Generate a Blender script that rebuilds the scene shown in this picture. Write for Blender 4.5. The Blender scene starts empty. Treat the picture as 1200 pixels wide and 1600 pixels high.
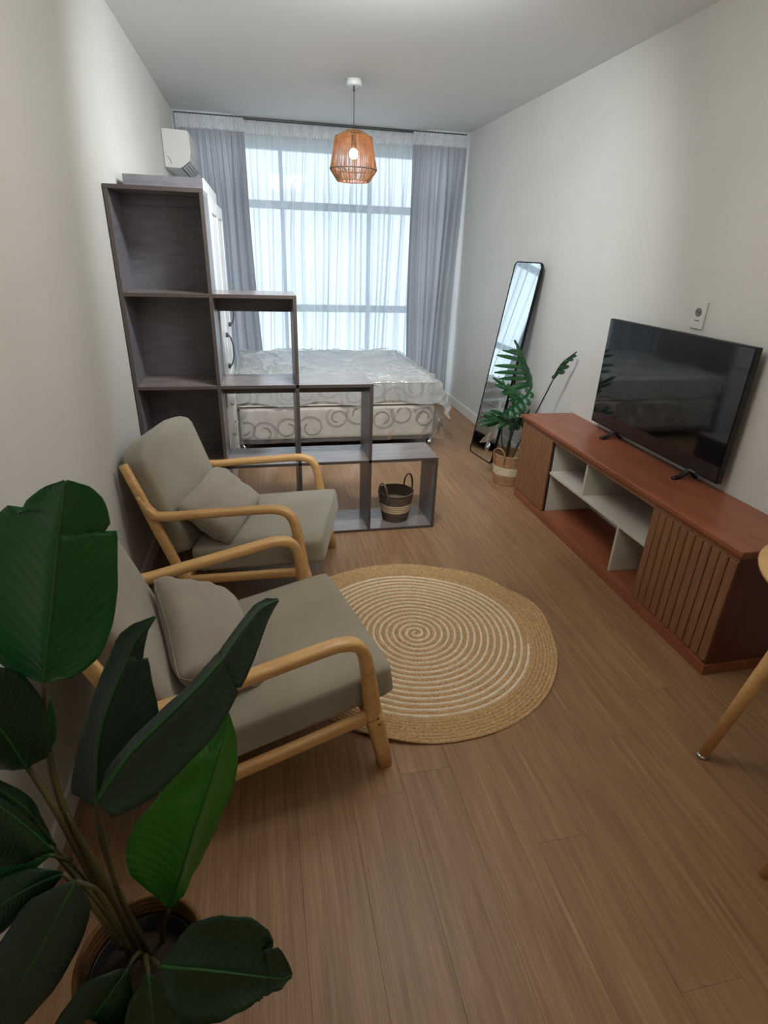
import bpy, bmesh, math, random
import numpy as np
from mathutils import Vector, Matrix

# ------------------------------------------------------------ camera, sky, lights, exposure
S = bpy.context.scene
COL = S.collection
random.seed(7)
W, D, H = 2.71, 6.06, 2.60          # room width, depth to the window wall, height
YB = -2.60                          # wall behind the camera

def setup_camera():
    cam = bpy.data.cameras.new('camera'); o = bpy.data.objects.new('camera', cam); COL.objects.link(o)
    yaw, pitch, roll, f = -.2204, -.437, .0352, 871.84
    cy, sy, cp, sp = math.cos(yaw), math.sin(yaw), math.cos(pitch), math.sin(pitch)
    F = Vector((-sy*cp, cy*cp, sp)); R = Vector((cy, sy, 0)); U = R.cross(F)
    c, s = math.cos(roll), math.sin(roll)
    R, U = R*c + U*s, U*c - R*s
    m = Matrix((R, U, -F)).transposed().to_4x4(); m.translation = (.6388, -.2, 1.5526)
    o.matrix_world = m
    cam.sensor_fit = 'VERTICAL'; cam.sensor_height = 36; cam.lens = f/1600*36
    cam.clip_start = .02; cam.clip_end = 200
    S.camera = o
setup_camera()

w = bpy.data.worlds.new('overcast_sky'); S.world = w; w.use_nodes = True
bg = w.node_tree.nodes['Background']; bg.inputs[0].default_value = (.80, .90, 1, 1); bg.inputs[1].default_value = 2.25

def area(name, loc, rot, sx, sy, power, col, portal=False):
    l = bpy.data.lights.new(name, 'AREA'); l.shape = 'RECTANGLE'; l.size = sx; l.size_y = sy
    l.energy = power; l.color = col
    if portal: l.cycles.is_portal = True
    o = bpy.data.objects.new(name, l); o.location = loc; o.rotation_euler = rot; COL.objects.link(o); return o
area('window_portal', (W/2, D+.16, 1.28), (math.radians(-90), 0, 0), 2.6, 2.4, 1, (1, 1, 1), True)
area('added_rear_fill', (1.35, -1.5, 2.56), (0, 0, 0), 1.2, .8, 9, (1, .88, .70))  # warm fill added behind the camera
area('added_bed_end_fill', (1.22, 2.1, 2.5), (math.radians(62), 0, 0), .6, .25, 36, (.92, .97, 1)).data.spread = math.radians(130)  # unseen fill added above the frame to brighten the window end
def bulb(name, loc, r, p, col):
    l = bpy.data.lights.new(name, 'POINT'); l.energy = p; l.color = col; l.shadow_soft_size = r
    o = bpy.data.objects.new(name, l); o.location = loc; COL.objects.link(o)
bulb('added_mid_room_fill', (1.25, 1.45, 1.98), .30, 24, (1, .96, .88))  # unseen point fill added to lift walls and floor mid-room
S.view_settings.view_transform = 'Standard'; S.view_settings.look = 'None'
S.view_settings.gamma = 1; S.view_settings.use_curve_mapping = False
S.view_settings.exposure = 0.16

# ------------------------------------------------------------ materials
def lin(c):
    return tuple((x/255/12.92 if x/255 <= .04045 else ((x/255+.055)/1.055)**2.4) for x in c) + (1,)
def mat(name, col, rough=.5, metal=0, spec=.5, **k):
    m = bpy.data.materials.new(name); m.use_nodes = True
    b = m.node_tree.nodes['Principled BSDF']
    b.inputs['Base Color'].default_value = lin(col); b.inputs['Roughness'].default_value = rough
    b.inputs['Metallic'].default_value = metal; b.inputs['Specular IOR Level'].default_value = spec
    for a, v in k.items(): b.inputs[a.replace('_', ' ')].default_value = v
    return m
def nd(m, t, **k):
    n = m.node_tree.nodes.new(t)
    for a, v in k.items(): setattr(n, a, v)
    return n
def lk(m, a, b): m.node_tree.links.new(a, b)
def bsdf(m): return m.node_tree.nodes['Principled BSDF']
def grain(m, c1, c2, scale=(1, 1, 1), nscale=8, detail=6, bump=.1, dist=.002, rnd=False, coord='Object', c3=None, dists=0.0):
    """noise colour between c1 and c2 plus a fine bump"""
    tc = nd(m, 'ShaderNodeTexCoord'); mp = nd(m, 'ShaderNodeMapping'); mp.inputs['Scale'].default_value = scale
    lk(m, tc.outputs[coord], mp.inputs[0])
    if rnd:
        oi = nd(m, 'ShaderNodeObjectInfo'); mm = nd(m, 'ShaderNodeMath', operation='MULTIPLY'); mm.inputs[1].default_value = 37
        lk(m, oi.outputs['Random'], mm.inputs[0]); lk(m, mm.outputs[0], mp.inputs['Location'])
    no = nd(m, 'ShaderNodeTexNoise'); no.inputs['Scale'].default_value = nscale; no.inputs['Detail'].default_value = detail
    no.inputs['Distortion'].default_value = dists
    lk(m, mp.outputs[0], no.inputs['Vector'])
    cr = nd(m, 'ShaderNodeValToRGB'); cr.color_ramp.elements[0].position = .3; cr.color_ramp.elements[1].position = .7
    cr.color_ramp.elements[0].color = lin(c1); cr.color_ramp.elements[1].color = lin(c2)
    if c3:
        e = cr.color_ramp.elements.new(.5); e.color = lin(c3)
    lk(m, no.outputs['Fac'], cr.inputs[0]); lk(m, cr.outputs[0], bsdf(m).inputs['Base Color'])
    if bump:
        bp = nd(m, 'ShaderNodeBump'); bp.inputs['Strength'].default_value = bump; bp.inputs['Distance'].default_value = dist
        lk(m, no.outputs['Fac'], bp.inputs['Height']); lk(m, bp.outputs[0], bsdf(m).inputs['Normal'])
    m['ramp'] = cr.name
    return m

M = {}
M['wall'] = grain(mat('white_wall_paint', (206, 205, 200), .75), (204, 203, 197), (209, 208, 203), nscale=2.5, bump=.03)
M['ceiling'] = mat('white_ceiling_paint', (218, 218, 216), .85)
M['trim'] = mat('white_trim_paint', (222, 221, 215), .4)
M['subfloor'] = mat('dark_subfloor', (60, 44, 34), .9)
def plank_material():
    m = mat('brown_vinyl_plank', (120, 88, 66), .44, spec=.5)
    grain(m, (138, 103, 72), (168, 131, 97), scale=(26, 1.3, 5), nscale=2.2, detail=8, bump=.06, dist=.0012, rnd=True, c3=(152, 117, 84), dists=.6)
    cr = m.node_tree.nodes[m['ramp']]
    oi = nd(m, 'ShaderNodeObjectInfo'); hs = nd(m, 'ShaderNodeHueSaturation')
    mr = nd(m, 'ShaderNodeMapRange'); mr.inputs[3].default_value = .94; mr.inputs[4].default_value = 1.05
    lk(m, oi.outputs['Random'], mr.inputs[0]); lk(m, mr.outputs[0], hs.inputs['Value']); lk(m, cr.outputs[0], hs.inputs['Color'])
    # broad pinkish / olive patches of the print
    tc = nd(m, 'ShaderNodeTexCoord'); n2 = nd(m, 'ShaderNodeTexNoise'); n2.inputs['Scale'].default_value = 70
    mp = nd(m, 'ShaderNodeMapping'); mp.inputs['Scale'].default_value = (4, .05, 1)
    lk(m, tc.outputs['Object'], mp.inputs[0]); lk(m, mp.outputs[0], n2.inputs['Vector'])
    mx = nd(m, 'ShaderNodeMix', data_type='RGBA', blend_type='MULTIPLY'); mx.inputs[0].default_value = .55
    r2 = nd(m, 'ShaderNodeValToRGB'); r2.color_ramp.elements[0].color = (.62, .6, .58, 1); r2.color_ramp.elements[1].color = (1, 1, 1, 1)
    r2.color_ramp.elements[0].position = .35; r2.color_ramp.elements[1].position = .6
    lk(m, n2.outputs['Fac'], r2.inputs[0])
    lk(m, hs.outputs[0], mx.inputs[6]); lk(m, r2.outputs[0], mx.inputs[7]); lk(m, mx.outputs[2], bsdf(m).inputs['Base Color'])
    return m
M['plank'] = plank_material()
M['dark_wood'] = grain(mat('grey_brown_melamine', (92, 80, 76), .34), (100, 98, 105), (120, 117, 122), scale=(3, 3, 14), nscale=3, bump=.04, dist=.001)
M['dark_wood_x'] = grain(mat('grey_brown_melamine_board', (92, 80, 76), .20, spec=.9), (112, 102, 98), (140, 128, 121), scale=(2, 22, 22), nscale=3, bump=.04, dist=.001)
M['edge'] = mat('dark_board_edging', (78, 68, 64), .45)
M['beech'] = grain(mat('honey_beech_wood', (196, 150, 96), .38), (198, 152, 98), (216, 174, 118), scale=(1.5, 12, 12), nscale=5, bump=.05, dist=.001, c3=(208, 164, 108), dists=.3)
M['fabric'] = grain(mat('taupe_woven_fabric', (142, 134, 122), .95, spec=.15, Sheen_Weight=.25), (142, 134, 120), (158, 150, 135), nscale=3, detail=10, bump=.08, dist=.002)
M['pillow'] = grain(mat('light_taupe_cushion_fabric', (152, 143, 130), .95, spec=.15, Sheen_Weight=.3), (142, 132, 120), (160, 151, 138), nscale=4, detail=10, bump=.12, dist=.003)
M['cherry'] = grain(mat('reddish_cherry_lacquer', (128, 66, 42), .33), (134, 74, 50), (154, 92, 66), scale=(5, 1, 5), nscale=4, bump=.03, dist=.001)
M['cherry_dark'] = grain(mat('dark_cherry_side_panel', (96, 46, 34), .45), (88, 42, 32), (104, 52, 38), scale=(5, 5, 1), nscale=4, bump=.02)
M['slat'] = grain(mat('brown_oak_slat', (142, 92, 58), .5), (118, 80, 54), (146, 102, 70), scale=(20, 20, 1.2), nscale=5, bump=.06, dist=.001, rnd=True)
M['groove'] = mat('dark_slat_groove', (52, 26, 14), .8)
M['white_board'] = mat('off_white_board', (196, 190, 178), .5)
M['grey_back'] = mat('grey_brown_back_panel', (112, 100, 94), .6)
M['tv_screen'] = mat('black_glossy_screen', (8, 9, 11), .06, spec=.9)
M['black_plastic'] = mat('black_plastic', (16, 16, 17), .4)
M['black_metal'] = mat('black_metal', (20, 20, 20), .35, .6)
M['chrome'] = mat('chrome', (200, 200, 200), .12, 1)
M['mirror'] = mat('mirror_glass', (235, 240, 240), .015, 1)
M['white_plastic'] = mat('white_plastic', (205, 206, 202), .38)
M['grey_plastic'] = mat('grey_plastic', (120, 120, 118), .5)
M['dark_grey'] = mat('dark_grey_plastic', (62, 62, 62), .5)
M['white_lacquer'] = mat('white_lacquer', (226, 228, 228), .3)
M['cream_plastic'] = mat('cream_handle', (214, 206, 186), .4)
M['dust_cloth'] = mat('black_dust_cloth', (30, 30, 33), .9)
M['mattress'] = grain(mat('grey_beige_quilted_fabric', (178, 168, 156), .85, spec=.2, Sheen_Weight=.2), (184, 175, 165), (200, 192, 182), nscale=14, bump=.15, dist=.004)
M['embroidery'] = mat('grey_embroidery', (122, 116, 110), .85)
M['ticking'] = mat('white_mattress_top', (228, 230, 230), .8)
M['piping'] = mat('pale_mattress_piping', (205, 200, 190), .7)
M['jute'] = grain(mat('jute_braid', (176, 140, 96), .95, spec=.1), (168, 134, 94), (214, 180, 136), nscale=110, detail=3, bump=.5, dist=.003, c3=(194, 160, 116))
M['cream_braid'] = grain(mat('cream_cotton_braid', (214, 194, 162), .95, spec=.1), (220, 202, 172), (244, 230, 206), nscale=60, detail=3, bump=.4, dist=.002)
M['rope_shade'] = grain(mat('jute_lamp_cord', (170, 116, 72), .9, spec=.1), (126, 90, 62), (166, 124, 88), nscale=30, bump=.3, dist=.002)
M['basket_brown'] = grain(mat('brown_woven_fibre', (110, 88, 72), .95, spec=.1), (86, 74, 66), (118, 102, 90), scale=(1, 1, 6), nscale=22, bump=.6, dist=.003)
M['basket_tan'] = grain(mat('tan_woven_fibre', (160, 122, 90), .95, spec=.1), (140, 104, 76), (176, 138, 104), scale=(1, 1, 6), nscale=22, bump=.6, dist=.003)
M['basket_cream'] = grain(mat('cream_woven_fibre', (208, 192, 160), .95, spec=.1), (190, 172, 140), (222, 208, 178), scale=(1, 1, 6), nscale=22, bump=.5, dist=.003)
M['soil'] = grain(mat('dark_potting_moss', (50, 40, 28), 1), (34, 28, 20), (70, 56, 38), nscale=30, bump=.8, dist=.01)
M['basket_shaded'] = grain(mat('shade_darkened_tan_fibre', (112, 80, 54), .95, spec=.1), (96, 68, 44), (128, 94, 62), scale=(1, 1, 6), nscale=22, bump=.6, dist=.003)  # tan fibre darkened: the shadow on the large planter is in this colour
M['stem'] = grain(mat('olive_brown_stem', (70, 66, 34), .5), (52, 50, 26), (92, 84, 44), scale=(1, 1, .4), nscale=18, bump=.1)
M['dark_stem'] = mat('dark_green_stem', (44, 52, 34), .5)
def leaf_material(name, c1, c2, rough=.35, veins=26):
    m = mat(name, c1, rough, spec=.5)
    tc = nd(m, 'ShaderNodeTexCoord'); sp = nd(m, 'ShaderNodeSeparateXYZ'); lk(m, tc.outputs['UV'], sp.inputs[0])
    # u runs across (0..1, rib at .5), v along: side veins sweep forward from the rib
    a = nd(m, 'ShaderNodeMath', operation='SUBTRACT'); a.inputs[1].default_value = .5; lk(m, sp.outputs[0], a.inputs[0])
    b = nd(m, 'ShaderNodeMath', operation='ABSOLUTE'); lk(m, a.outputs[0], b.inputs[0])
    c = nd(m, 'ShaderNodeMath', operation='MULTIPLY'); c.inputs[1].default_value = -.35; lk(m, b.outputs[0], c.inputs[0])
    d = nd(m, 'ShaderNodeMath', operation='ADD'); lk(m, c.outputs[0], d.inputs[0]); lk(m, sp.outputs[1], d.inputs[1])
    e = nd(m, 'ShaderNodeMath', operation='MULTIPLY'); e.inputs[1].default_value = veins*6.283; lk(m, d.outputs[0], e.inputs[0])
    f = nd(m, 'ShaderNodeMath', operation='SINE'); lk(m, e.outputs[0], f.inputs[0])
    bp = nd(m, 'ShaderNodeBump'); bp.inputs['Strength'].default_value = .22; bp.inputs['Distance'].default_value = .0012
    lk(m, f.outputs[0], bp.inputs['Height']); lk(m, bp.outputs[0], bsdf(m).inputs['Normal'])
    no = nd(m, 'ShaderNodeTexNoise'); no.inputs['Scale'].default_value = 9; lk(m, tc.outputs['Object'], no.inputs['Vector'])
    mx = nd(m, 'ShaderNodeMix', data_type='RGBA'); mx.inputs[6].default_value = lin(c1); mx.inputs[7].default_value = lin(c2)
    lk(m, no.outputs['Fac'], mx.inputs[0]); lk(m, mx.outputs[2], bsdf(m).inputs['Base Color'])
    bsdf(m).inputs['Transmission Weight'].default_value = 0
    return m
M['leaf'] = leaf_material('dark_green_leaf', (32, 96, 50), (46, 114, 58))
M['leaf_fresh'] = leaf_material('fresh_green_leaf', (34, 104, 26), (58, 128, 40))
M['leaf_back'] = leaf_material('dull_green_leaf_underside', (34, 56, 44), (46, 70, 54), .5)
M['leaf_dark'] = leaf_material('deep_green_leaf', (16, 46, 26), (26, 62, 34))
M['leaf_rib'] = mat('pale_green_leaf_rib', (44, 100, 48), .4)
M['monstera'] = leaf_material('glossy_split_leaf', (20, 62, 34), (38, 88, 48), .25, 8)

def sheer_material(name, col, transp, trans_col):
    m = bpy.data.materials.new(name); m.use_nodes = True; nt = m.node_tree; nt.nodes.clear()
    out = nt.nodes.new('ShaderNodeOutputMaterial')
    df = nt.nodes.new('ShaderNodeBsdfDiffuse'); df.inputs[0].default_value = lin(col)
    tl = nt.nodes.new('ShaderNodeBsdfTranslucent'); tl.inputs[0].default_value = lin(trans_col)
    tr = nt.nodes.new('ShaderNodeBsdfTransparent')
    m1 = nt.nodes.new('ShaderNodeMixShader'); m1.inputs[0].default_value = .6
    m2 = nt.nodes.new('ShaderNodeMixShader'); m2.inputs[0].default_value = transp
    if transp:          # threads close up where the cloth turns edge-on
        lw = nt.nodes.new('ShaderNodeLayerWeight'); lw.inputs[0].default_value = .5
        mr = nt.nodes.new('ShaderNodeMapRange'); mr.inputs[1].default_value = .15; mr.inputs[2].default_value = .85; mr.inputs[3].default_value = transp; mr.inputs[4].default_value = 0
        nt.links.new(lw.outputs['Facing'], mr.inputs[0]); nt.links.new(mr.outputs[0], m2.inputs[0])
    nt.links.new(df.outputs[0], m1.inputs[1]); nt.links.new(tl.outputs[0], m1.inputs[2])
    nt.links.new(m1.outputs[0], m2.inputs[1]); nt.links.new(tr.outputs[0], m2.inputs[2]); nt.links.new(m2.outputs[0], out.inputs[0])
    return m
M['sheer'] = sheer_material('white_sheer_voile', (226, 229, 232), .30, (188, 198, 205))
M['drape'] = sheer_material('grey_drape_fabric', (190, 190, 194), .0, (168, 170, 176))
M['tape'] = sheer_material('white_heading_tape', (232, 233, 232), .0, (225, 228, 230))
def film_material(name, milk):
    m = bpy.data.materials.new(name); m.use_nodes = True; nt = m.node_tree; nt.nodes.clear()
    out = nt.nodes.new('ShaderNodeOutputMaterial'); tr = nt.nodes.new('ShaderNodeBsdfTransparent')
    tr.inputs[0].default_value = (.97, .98, .98, 1)
    gl = nt.nodes.new('ShaderNodeBsdfGlossy'); gl.inputs['Roughness'].default_value = .16; gl.inputs[0].default_value = (.95, .97, .97, 1)
    df = nt.nodes.new('ShaderNodeBsdfDiffuse'); df.inputs[0].default_value = lin((244, 247, 248))
    lw = nt.nodes.new('ShaderNodeLayerWeight'); lw.inputs[0].default_value = .45
    mr = nt.nodes.new('ShaderNodeMapRange'); mr.inputs[3].default_value = .10; mr.inputs[4].default_value = .55
    nt.links.new(lw.outputs['Fresnel'], mr.inputs[0])
    m0 = nt.nodes.new('ShaderNodeMixShader'); m0.inputs[0].default_value = milk
    nt.links.new(tr.outputs[0], m0.inputs[1]); nt.links.new(df.outputs[0], m0.inputs[2])
    m1 = nt.nodes.new('ShaderNodeMixShader'); nt.links.new(mr.outputs[0], m1.inputs[0])
    nt.links.new(m0.outputs[0], m1.inputs[1]); nt.links.new(gl.outputs[0], m1.inputs[2]); nt.links.new(m1.outputs[0], out.inputs[0])
    return m
M['film'] = film_material('wrinkled_plastic_film', .30)
M['film_clear'] = film_material('clear_plastic_film', .06)
def glass_material():
    m = bpy.data.materials.new('window_glass'); m.use_nodes = True; nt = m.node_tree; nt.nodes.clear()
    out = nt.nodes.new('ShaderNodeOutputMaterial'); tr = nt.nodes.new('ShaderNodeBsdfTransparent'); tr.inputs[0].default_value = (.96, .98, .98, 1)
    gl = nt.nodes.new('ShaderNodeBsdfGlossy'); gl.inputs['Roughness'].default_value = .02
    m1 = nt.nodes.new('ShaderNodeMixShader'); m1.inputs[0].default_value = .02
    nt.links.new(tr.outputs[0], m1.inputs[1]); nt.links.new(gl.outputs[0], m1.inputs[2]); nt.links.new(m1.outputs[0], out.inputs[0])
    return m
M['glass'] = glass_material()
M['aluminium'] = mat('grey_aluminium', (150, 156, 160), .4, .3)
def glow(name, col, s):
    m = bpy.data.materials.new(name); m.use_nodes = True; nt = m.node_tree; nt.nodes.clear()
    out = nt.nodes.new('ShaderNodeOutputMaterial'); e = nt.nodes.new('ShaderNodeEmission'); e.inputs[0].default_value = col; e.inputs[1].default_value = s
    nt.links.new(e.outputs[0], out.inputs[0]); return m
M['bulb'] = glow('warm_bulb_glow', (1, .52, .2, 1), 60)

# ------------------------------------------------------------ helpers
def tag(o, label=None, cat=None, group=None, kind=None):
    if label: o['label'] = label
    if cat: o['category'] = cat
    if group: o['group'] = group
    if kind: o['kind'] = kind
    return o
def empty(name, loc=(0, 0, 0), rz=0, label=None, cat=None, group=None, parent=None):
    o = bpy.data.objects.new(name, None); COL.objects.link(o); o.location = loc; o.rotation_euler = (0, 0, rz)
    o.empty_display_size = .1
    if parent: o.parent = parent
    return tag(o, label, cat, group)
def put(name, me, m, parent=None, smooth=False, loc=None):
    """link a mesh (bmesh or mesh) as one object; coordinates are in the parent's space"""
    if isinstance(me, bmesh.types.BMesh):
        b = me; me = bpy.data.meshes.new(name); b.normal_update(); b.to_mesh(me); b.free()
    if m and not me.materials: me.materials.append(m)
    if smooth: me.shade_smooth()
    o = bpy.data.objects.new(name, me); COL.objects.link(o)
    if parent: o.parent = parent
    if loc is not None: o.location = loc
    return o
def bx(b, x0, x1, y0, y1, z0, z1, bev=0.0, seg=2):
    n = bmesh.new(); bmesh.ops.create_cube(n, size=1)
    for v in n.verts: v.co = Vector((x0+(v.co.x+.5)*(x1-x0), y0+(v.co.y+.5)*(y1-y0), z0+(v.co.z+.5)*(z1-z0)))
    if bev: bmesh.ops.bevel(n, geom=list(n.edges), offset=bev, segments=seg, affect='EDGES', profile=.5)
    t = bpy.data.meshes.new('t'); n.to_mesh(t); n.free(); b.from_mesh(t); bpy.data.meshes.remove(t); return b
def box(name, x0, x1, y0, y1, z0, z1, m, parent=None, bev=.002, seg=1, smooth=False):
    """box whose object origin is at its own centre"""
    c = Vector(((x0+x1)/2, (y0+y1)/2, (z0+z1)/2))
    b = bx(bmesh.new(), x0-c.x, x1-c.x, y0-c.y, y1-c.y, z0-c.z, z1-c.z, bev, seg)
    return put(name, b, m, parent, smooth, loc=c)
def cat_rom(pts, n):
    """Catmull-Rom through tuples of any dimension, n samples per span"""
    P = [np.array(p, float) for p in pts]; P = [2*P[0]-P[1]] + P + [2*P[-1]-P[-2]]; out = []
    for i in range(1, len(P)-2):
        for k in range(n):
            t = k/n; a, b_, c, d = P[i-1], P[i], P[i+1], P[i+2]
            out.append(.5*((2*b_)+(-a+c)*t+(2*a-5*b_+4*c-d)*t*t+(-a+3*b_-3*c+d)*t**3))
    out.append(P[-2]); return out
def sweep(b, pts, radii, nseg=10, up=(0, 0, 1), sq=1.0, cap=True, closed=False):
    """tube along pts; radii: (r_side, r_up) per point; sq<1 gives a squarish rounded section"""
    P = [Vector(p) for p in pts]; N = len(P); rings = []; upv = Vector(up)
    for i, p in enumerate(P):
        if closed: t = P[(i+1) % N]-P[i-1]
        else: t = P[min(i+1, N-1)]-P[max(i-1, 0)]
        t.normalize(); s = t.cross(upv)
        if s.length < 1e-4: s = t.cross(Vector((1, 0, 0)))
        s.normalize(); u = s.cross(t); r = radii[i] if isinstance(radii, list) else radii
        if not isinstance(r, (tuple, list)): r = (r, r)
        ring = []
        for k in range(nseg):
            a = 2*math.pi*(k+.5)/nseg; ca, sa = math.cos(a), math.sin(a)
            ca = math.copysign(abs(ca)**sq, ca); sa = math.copysign(abs(sa)**sq, sa)
            ring.append(b.verts.new(p+s*ca*r[0]+u*sa*r[1]))
        rings.append(ring)
    for i in range(N if closed else N-1):
        A, B = rings[i], rings[(i+1) % N]
        for k in range(nseg): b.faces.new((A[k], A[(k+1) % nseg], B[(k+1) % nseg], B[k]))
    if cap and not closed:
        b.faces.new(list(reversed(rings[0]))); b.faces.new(rings[-1])
    bmesh.ops.recalc_face_normals(b, faces=b.faces); return b
def lathe(b, prof, seg=32, center=(0, 0, 0), closed=False):
    cx, cy, cz = center; rings = []
    for r, z in prof:
        if r < 1e-5: rings.append([b.verts.new((cx, cy, cz+z))])
        else: rings.append([b.verts.new((cx+r*math.cos(2*math.pi*k/seg), cy+r*math.sin(2*math.pi*k/seg), cz+z)) for k in range(seg)])
    n = len(rings)
    for i in range(n if closed else n-1):
        A, B = rings[i], rings[(i+1) % n]
        for k in range(seg):
            a0, a1 = A[k % len(A)], A[(k+1) % len(A)]; b0, b1 = B[k % len(B)], B[(k+1) % len(B)]
            vs = []
            for v in (a0, a1, b1, b0):
                if v not in vs: vs.append(v)
            if len(vs) > 2: b.faces.new(vs)
    bmesh.ops.recalc_face_normals(b, faces=b.faces); return b
def grid_mesh(name, nu, nv, fn, close_u=False):
    """surface fn(u,v)->xyz with UVs"""
    vs = [fn(i/nu, j/nv) for j in range(nv+1) for i in range(nu+1)]
    fs = [(j*(nu+1)+i, j*(nu+1)+i+1, (j+1)*(nu+1)+i+1, (j+1)*(nu+1)+i) for j in range(nv) for i in range(nu)]
    me = bpy.data.meshes.new(name); me.from_pydata(vs, [], fs); uv = me.uv_layers.new()
    for p in me.polygons:
        for l in p.loop_indices:
            k = me.loops[l].vertex_index; uv.data[l].uv = ((k % (nu+1))/nu, (k//(nu+1))/nv)
    return me
def rounded(name, hx, hy, hz, r, n=12, puff=0.0, ry=None):
    """soft box: centre at 0, half sizes hx,hy,hz, edge radius r; puff bulges the big faces"""
    b = bmesh.new(); bmesh.ops.create_cube(b, size=2); bmesh.ops.subdivide_edges(b, edges=list(b.edges), cuts=n, use_grid_fill=True)
    for v in b.verts:
        c = v.co.copy(); 
        def cl(t, h): 
            return math.copysign(min(abs(t)**.8*h, h) if abs(t) < 1 else h, t)
        q = Vector((cl(c.x, hx), cl(c.y, hy), cl(c.z, hz)))
        rr = min(r, hx, hy, hz)
        inner = Vector([max(-(h-rr), min(h-rr, a)) for a, h in zip(q, (hx, hy, hz))])
        d = q-inner
        if d.length > 1e-6: q = inner+d.normalized()*rr
        f = (1-(q.x/hx)**2)*(1-(q.y/hy)**2)
        q.z += puff*max(0, f)*(1 if q.z > 0 else -1)
        v.co = q
    return b
def fbm(x, y, s=0):
    return (math.sin(x*1.7+y*2.3+s)+math.sin(x*3.1-y*1.9+s*1.3+.7)*.6+math.sin(x*5.3+y*4.1+s*2.1+1.9)*.4+math.sin(x*9.1-y*7.7+s+.3)*.25)/2.2
# ------------------------------------------------------------ the setting
def structure():
    st = lambda o: tag(o, kind='structure')
    fl = st(put('floor', bx(bmesh.new(), 0, W, YB, D+.15, -.08, -.0055), M['subfloor']))
    # vinyl planks running towards the window, each its own piece
    PW, PL = .17, 1.22; xs = [1.003+PW*k for k in range(-6, 12)]; cache = {}
    rng = random.Random(3)
    for k in range(len(xs)):
        x0, x1 = max(xs[k]-PW, 0), min(xs[k], W)
        if x1-x0 < .01: continue
        y = YB-rng.random()*PL
        if abs(xs[k]-1.683) < .01: y = YB-(.34-YB) % PL*-1 - PL
        while y < D+.14:
            y0, y1 = max(y, YB), min(y+PL, D+.14); y += PL
            if y1-y0 < .02: continue
            key = (round(x1-x0, 4), round(y1-y0, 4))
            if key not in cache:
                hx, hy = (x1-x0)/2-.0001, (y1-y0)/2-.0001; b = bmesh.new()
                vs = [b.verts.new(q) for q in ((-hx, -hy, -.0055), (hx, -hy, -.0055), (hx, hy, -.0055), (-hx, hy, -.0055),
                      (-hx, -hy, -.0006), (hx, -hy, -.0006), (hx, hy, -.0006), (-hx, hy, -.0006),
                      (-hx+.0006, -hy+.0006, 0), (hx-.0006, -hy+.0006, 0), (hx-.0006, hy-.0006, 0), (-hx+.0006, hy-.0006, 0))]
                for a in (0, 4):
                    for i in range(4): j = (i+1) % 4; b.faces.new((vs[a+i], vs[a+j], vs[a+4+j], vs[a+4+i]))
                b.faces.new(vs[8:12]); me = bpy.data.meshes.new('plank'); b.to_mesh(me); b.free(); me.materials.append(M['plank']); cache[key] = me
            put('plank', cache[key], None, fl, loc=((x0+x1)/2, (y0+y1)/2, 0))
    st(put('ceiling', bx(bmesh.new(), -.15, W+.15, YB-.15, D+.2, H, H+.12), M['ceiling']))
    st(put('wall_left', bx(bmesh.new(), -.15, 0, YB-.15, D+.2, -.08, H), M['wall']))
    st(put('wall_right', bx(bmesh.new(), W, W+.15, YB-.15, D+.2, -.08, H), M['wall']))
    st(put('wall_behind_camera', bx(bmesh.new(), 0, W, YB-.15, YB, -.08, H), M['wall']))
    b = bmesh.new()                                        # window wall: lintel, sill and jambs round the opening
    wx0, wx1, wz0, wz1 = .05, 2.66, .10, 2.43
    bx(b, 0, W, D, D+.18, wz1, H); bx(b, 0, W, D, D+.18, -.08, wz0)
    bx(b, 0, wx0, D, D+.18, wz0, wz1); bx(b, wx1, W, D, D+.18, wz0, wz1)
    st(put('wall_window_side', b, M['wall']))
    for nm, x0, x1 in (('baseboard_left', 0, .014), ('baseboard_right', W-.014, W)):
        b = bx(bmesh.new(), x0, x1, YB, D, 0, .10, .004, 2); st(put(nm, b, M['trim']))
    # window: aluminium frame, two transoms, mullions, panes
    wn = st(empty('window_1', (0, D+.06, 0)))
    b = bmesh.new(); t = .045
    bx(b, wx0, wx1, -.03, .03, wz1-t, wz1); bx(b, wx0, wx1, -.03, .03, wz0, wz0+t)
    bx(b, wx0, wx0+t, -.03, .03, wz0, wz1); bx(b, wx1-t, wx1, -.03, .03, wz0, wz1)
    put('window_frame', b, M['aluminium'], wn)
    zs = [wz0+t, .98, 1.93, wz1-t]; xm = [wx0+t, .92, 1.79, wx1-t]
    for z in zs[1:3]: box('transom', wx0+t, wx1-t, -.035, .035, z-.035, z+.035, M['aluminium'], wn)
    for x in xm[1:3]: box('mullion', x-.018, x+.018, -.032, .032, zs[0], zs[3], M['aluminium'], wn)
    for i in range(3):
        for j in range(3): box('pane', xm[i]+(.018 if i else 0), xm[i+1]-(.018 if i < 2 else 0), -.003, .003, zs[j]+(.035 if j else 0), zs[j+1]-(.035 if j < 2 else 0), M['glass'], wn, bev=0)
structure()

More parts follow.
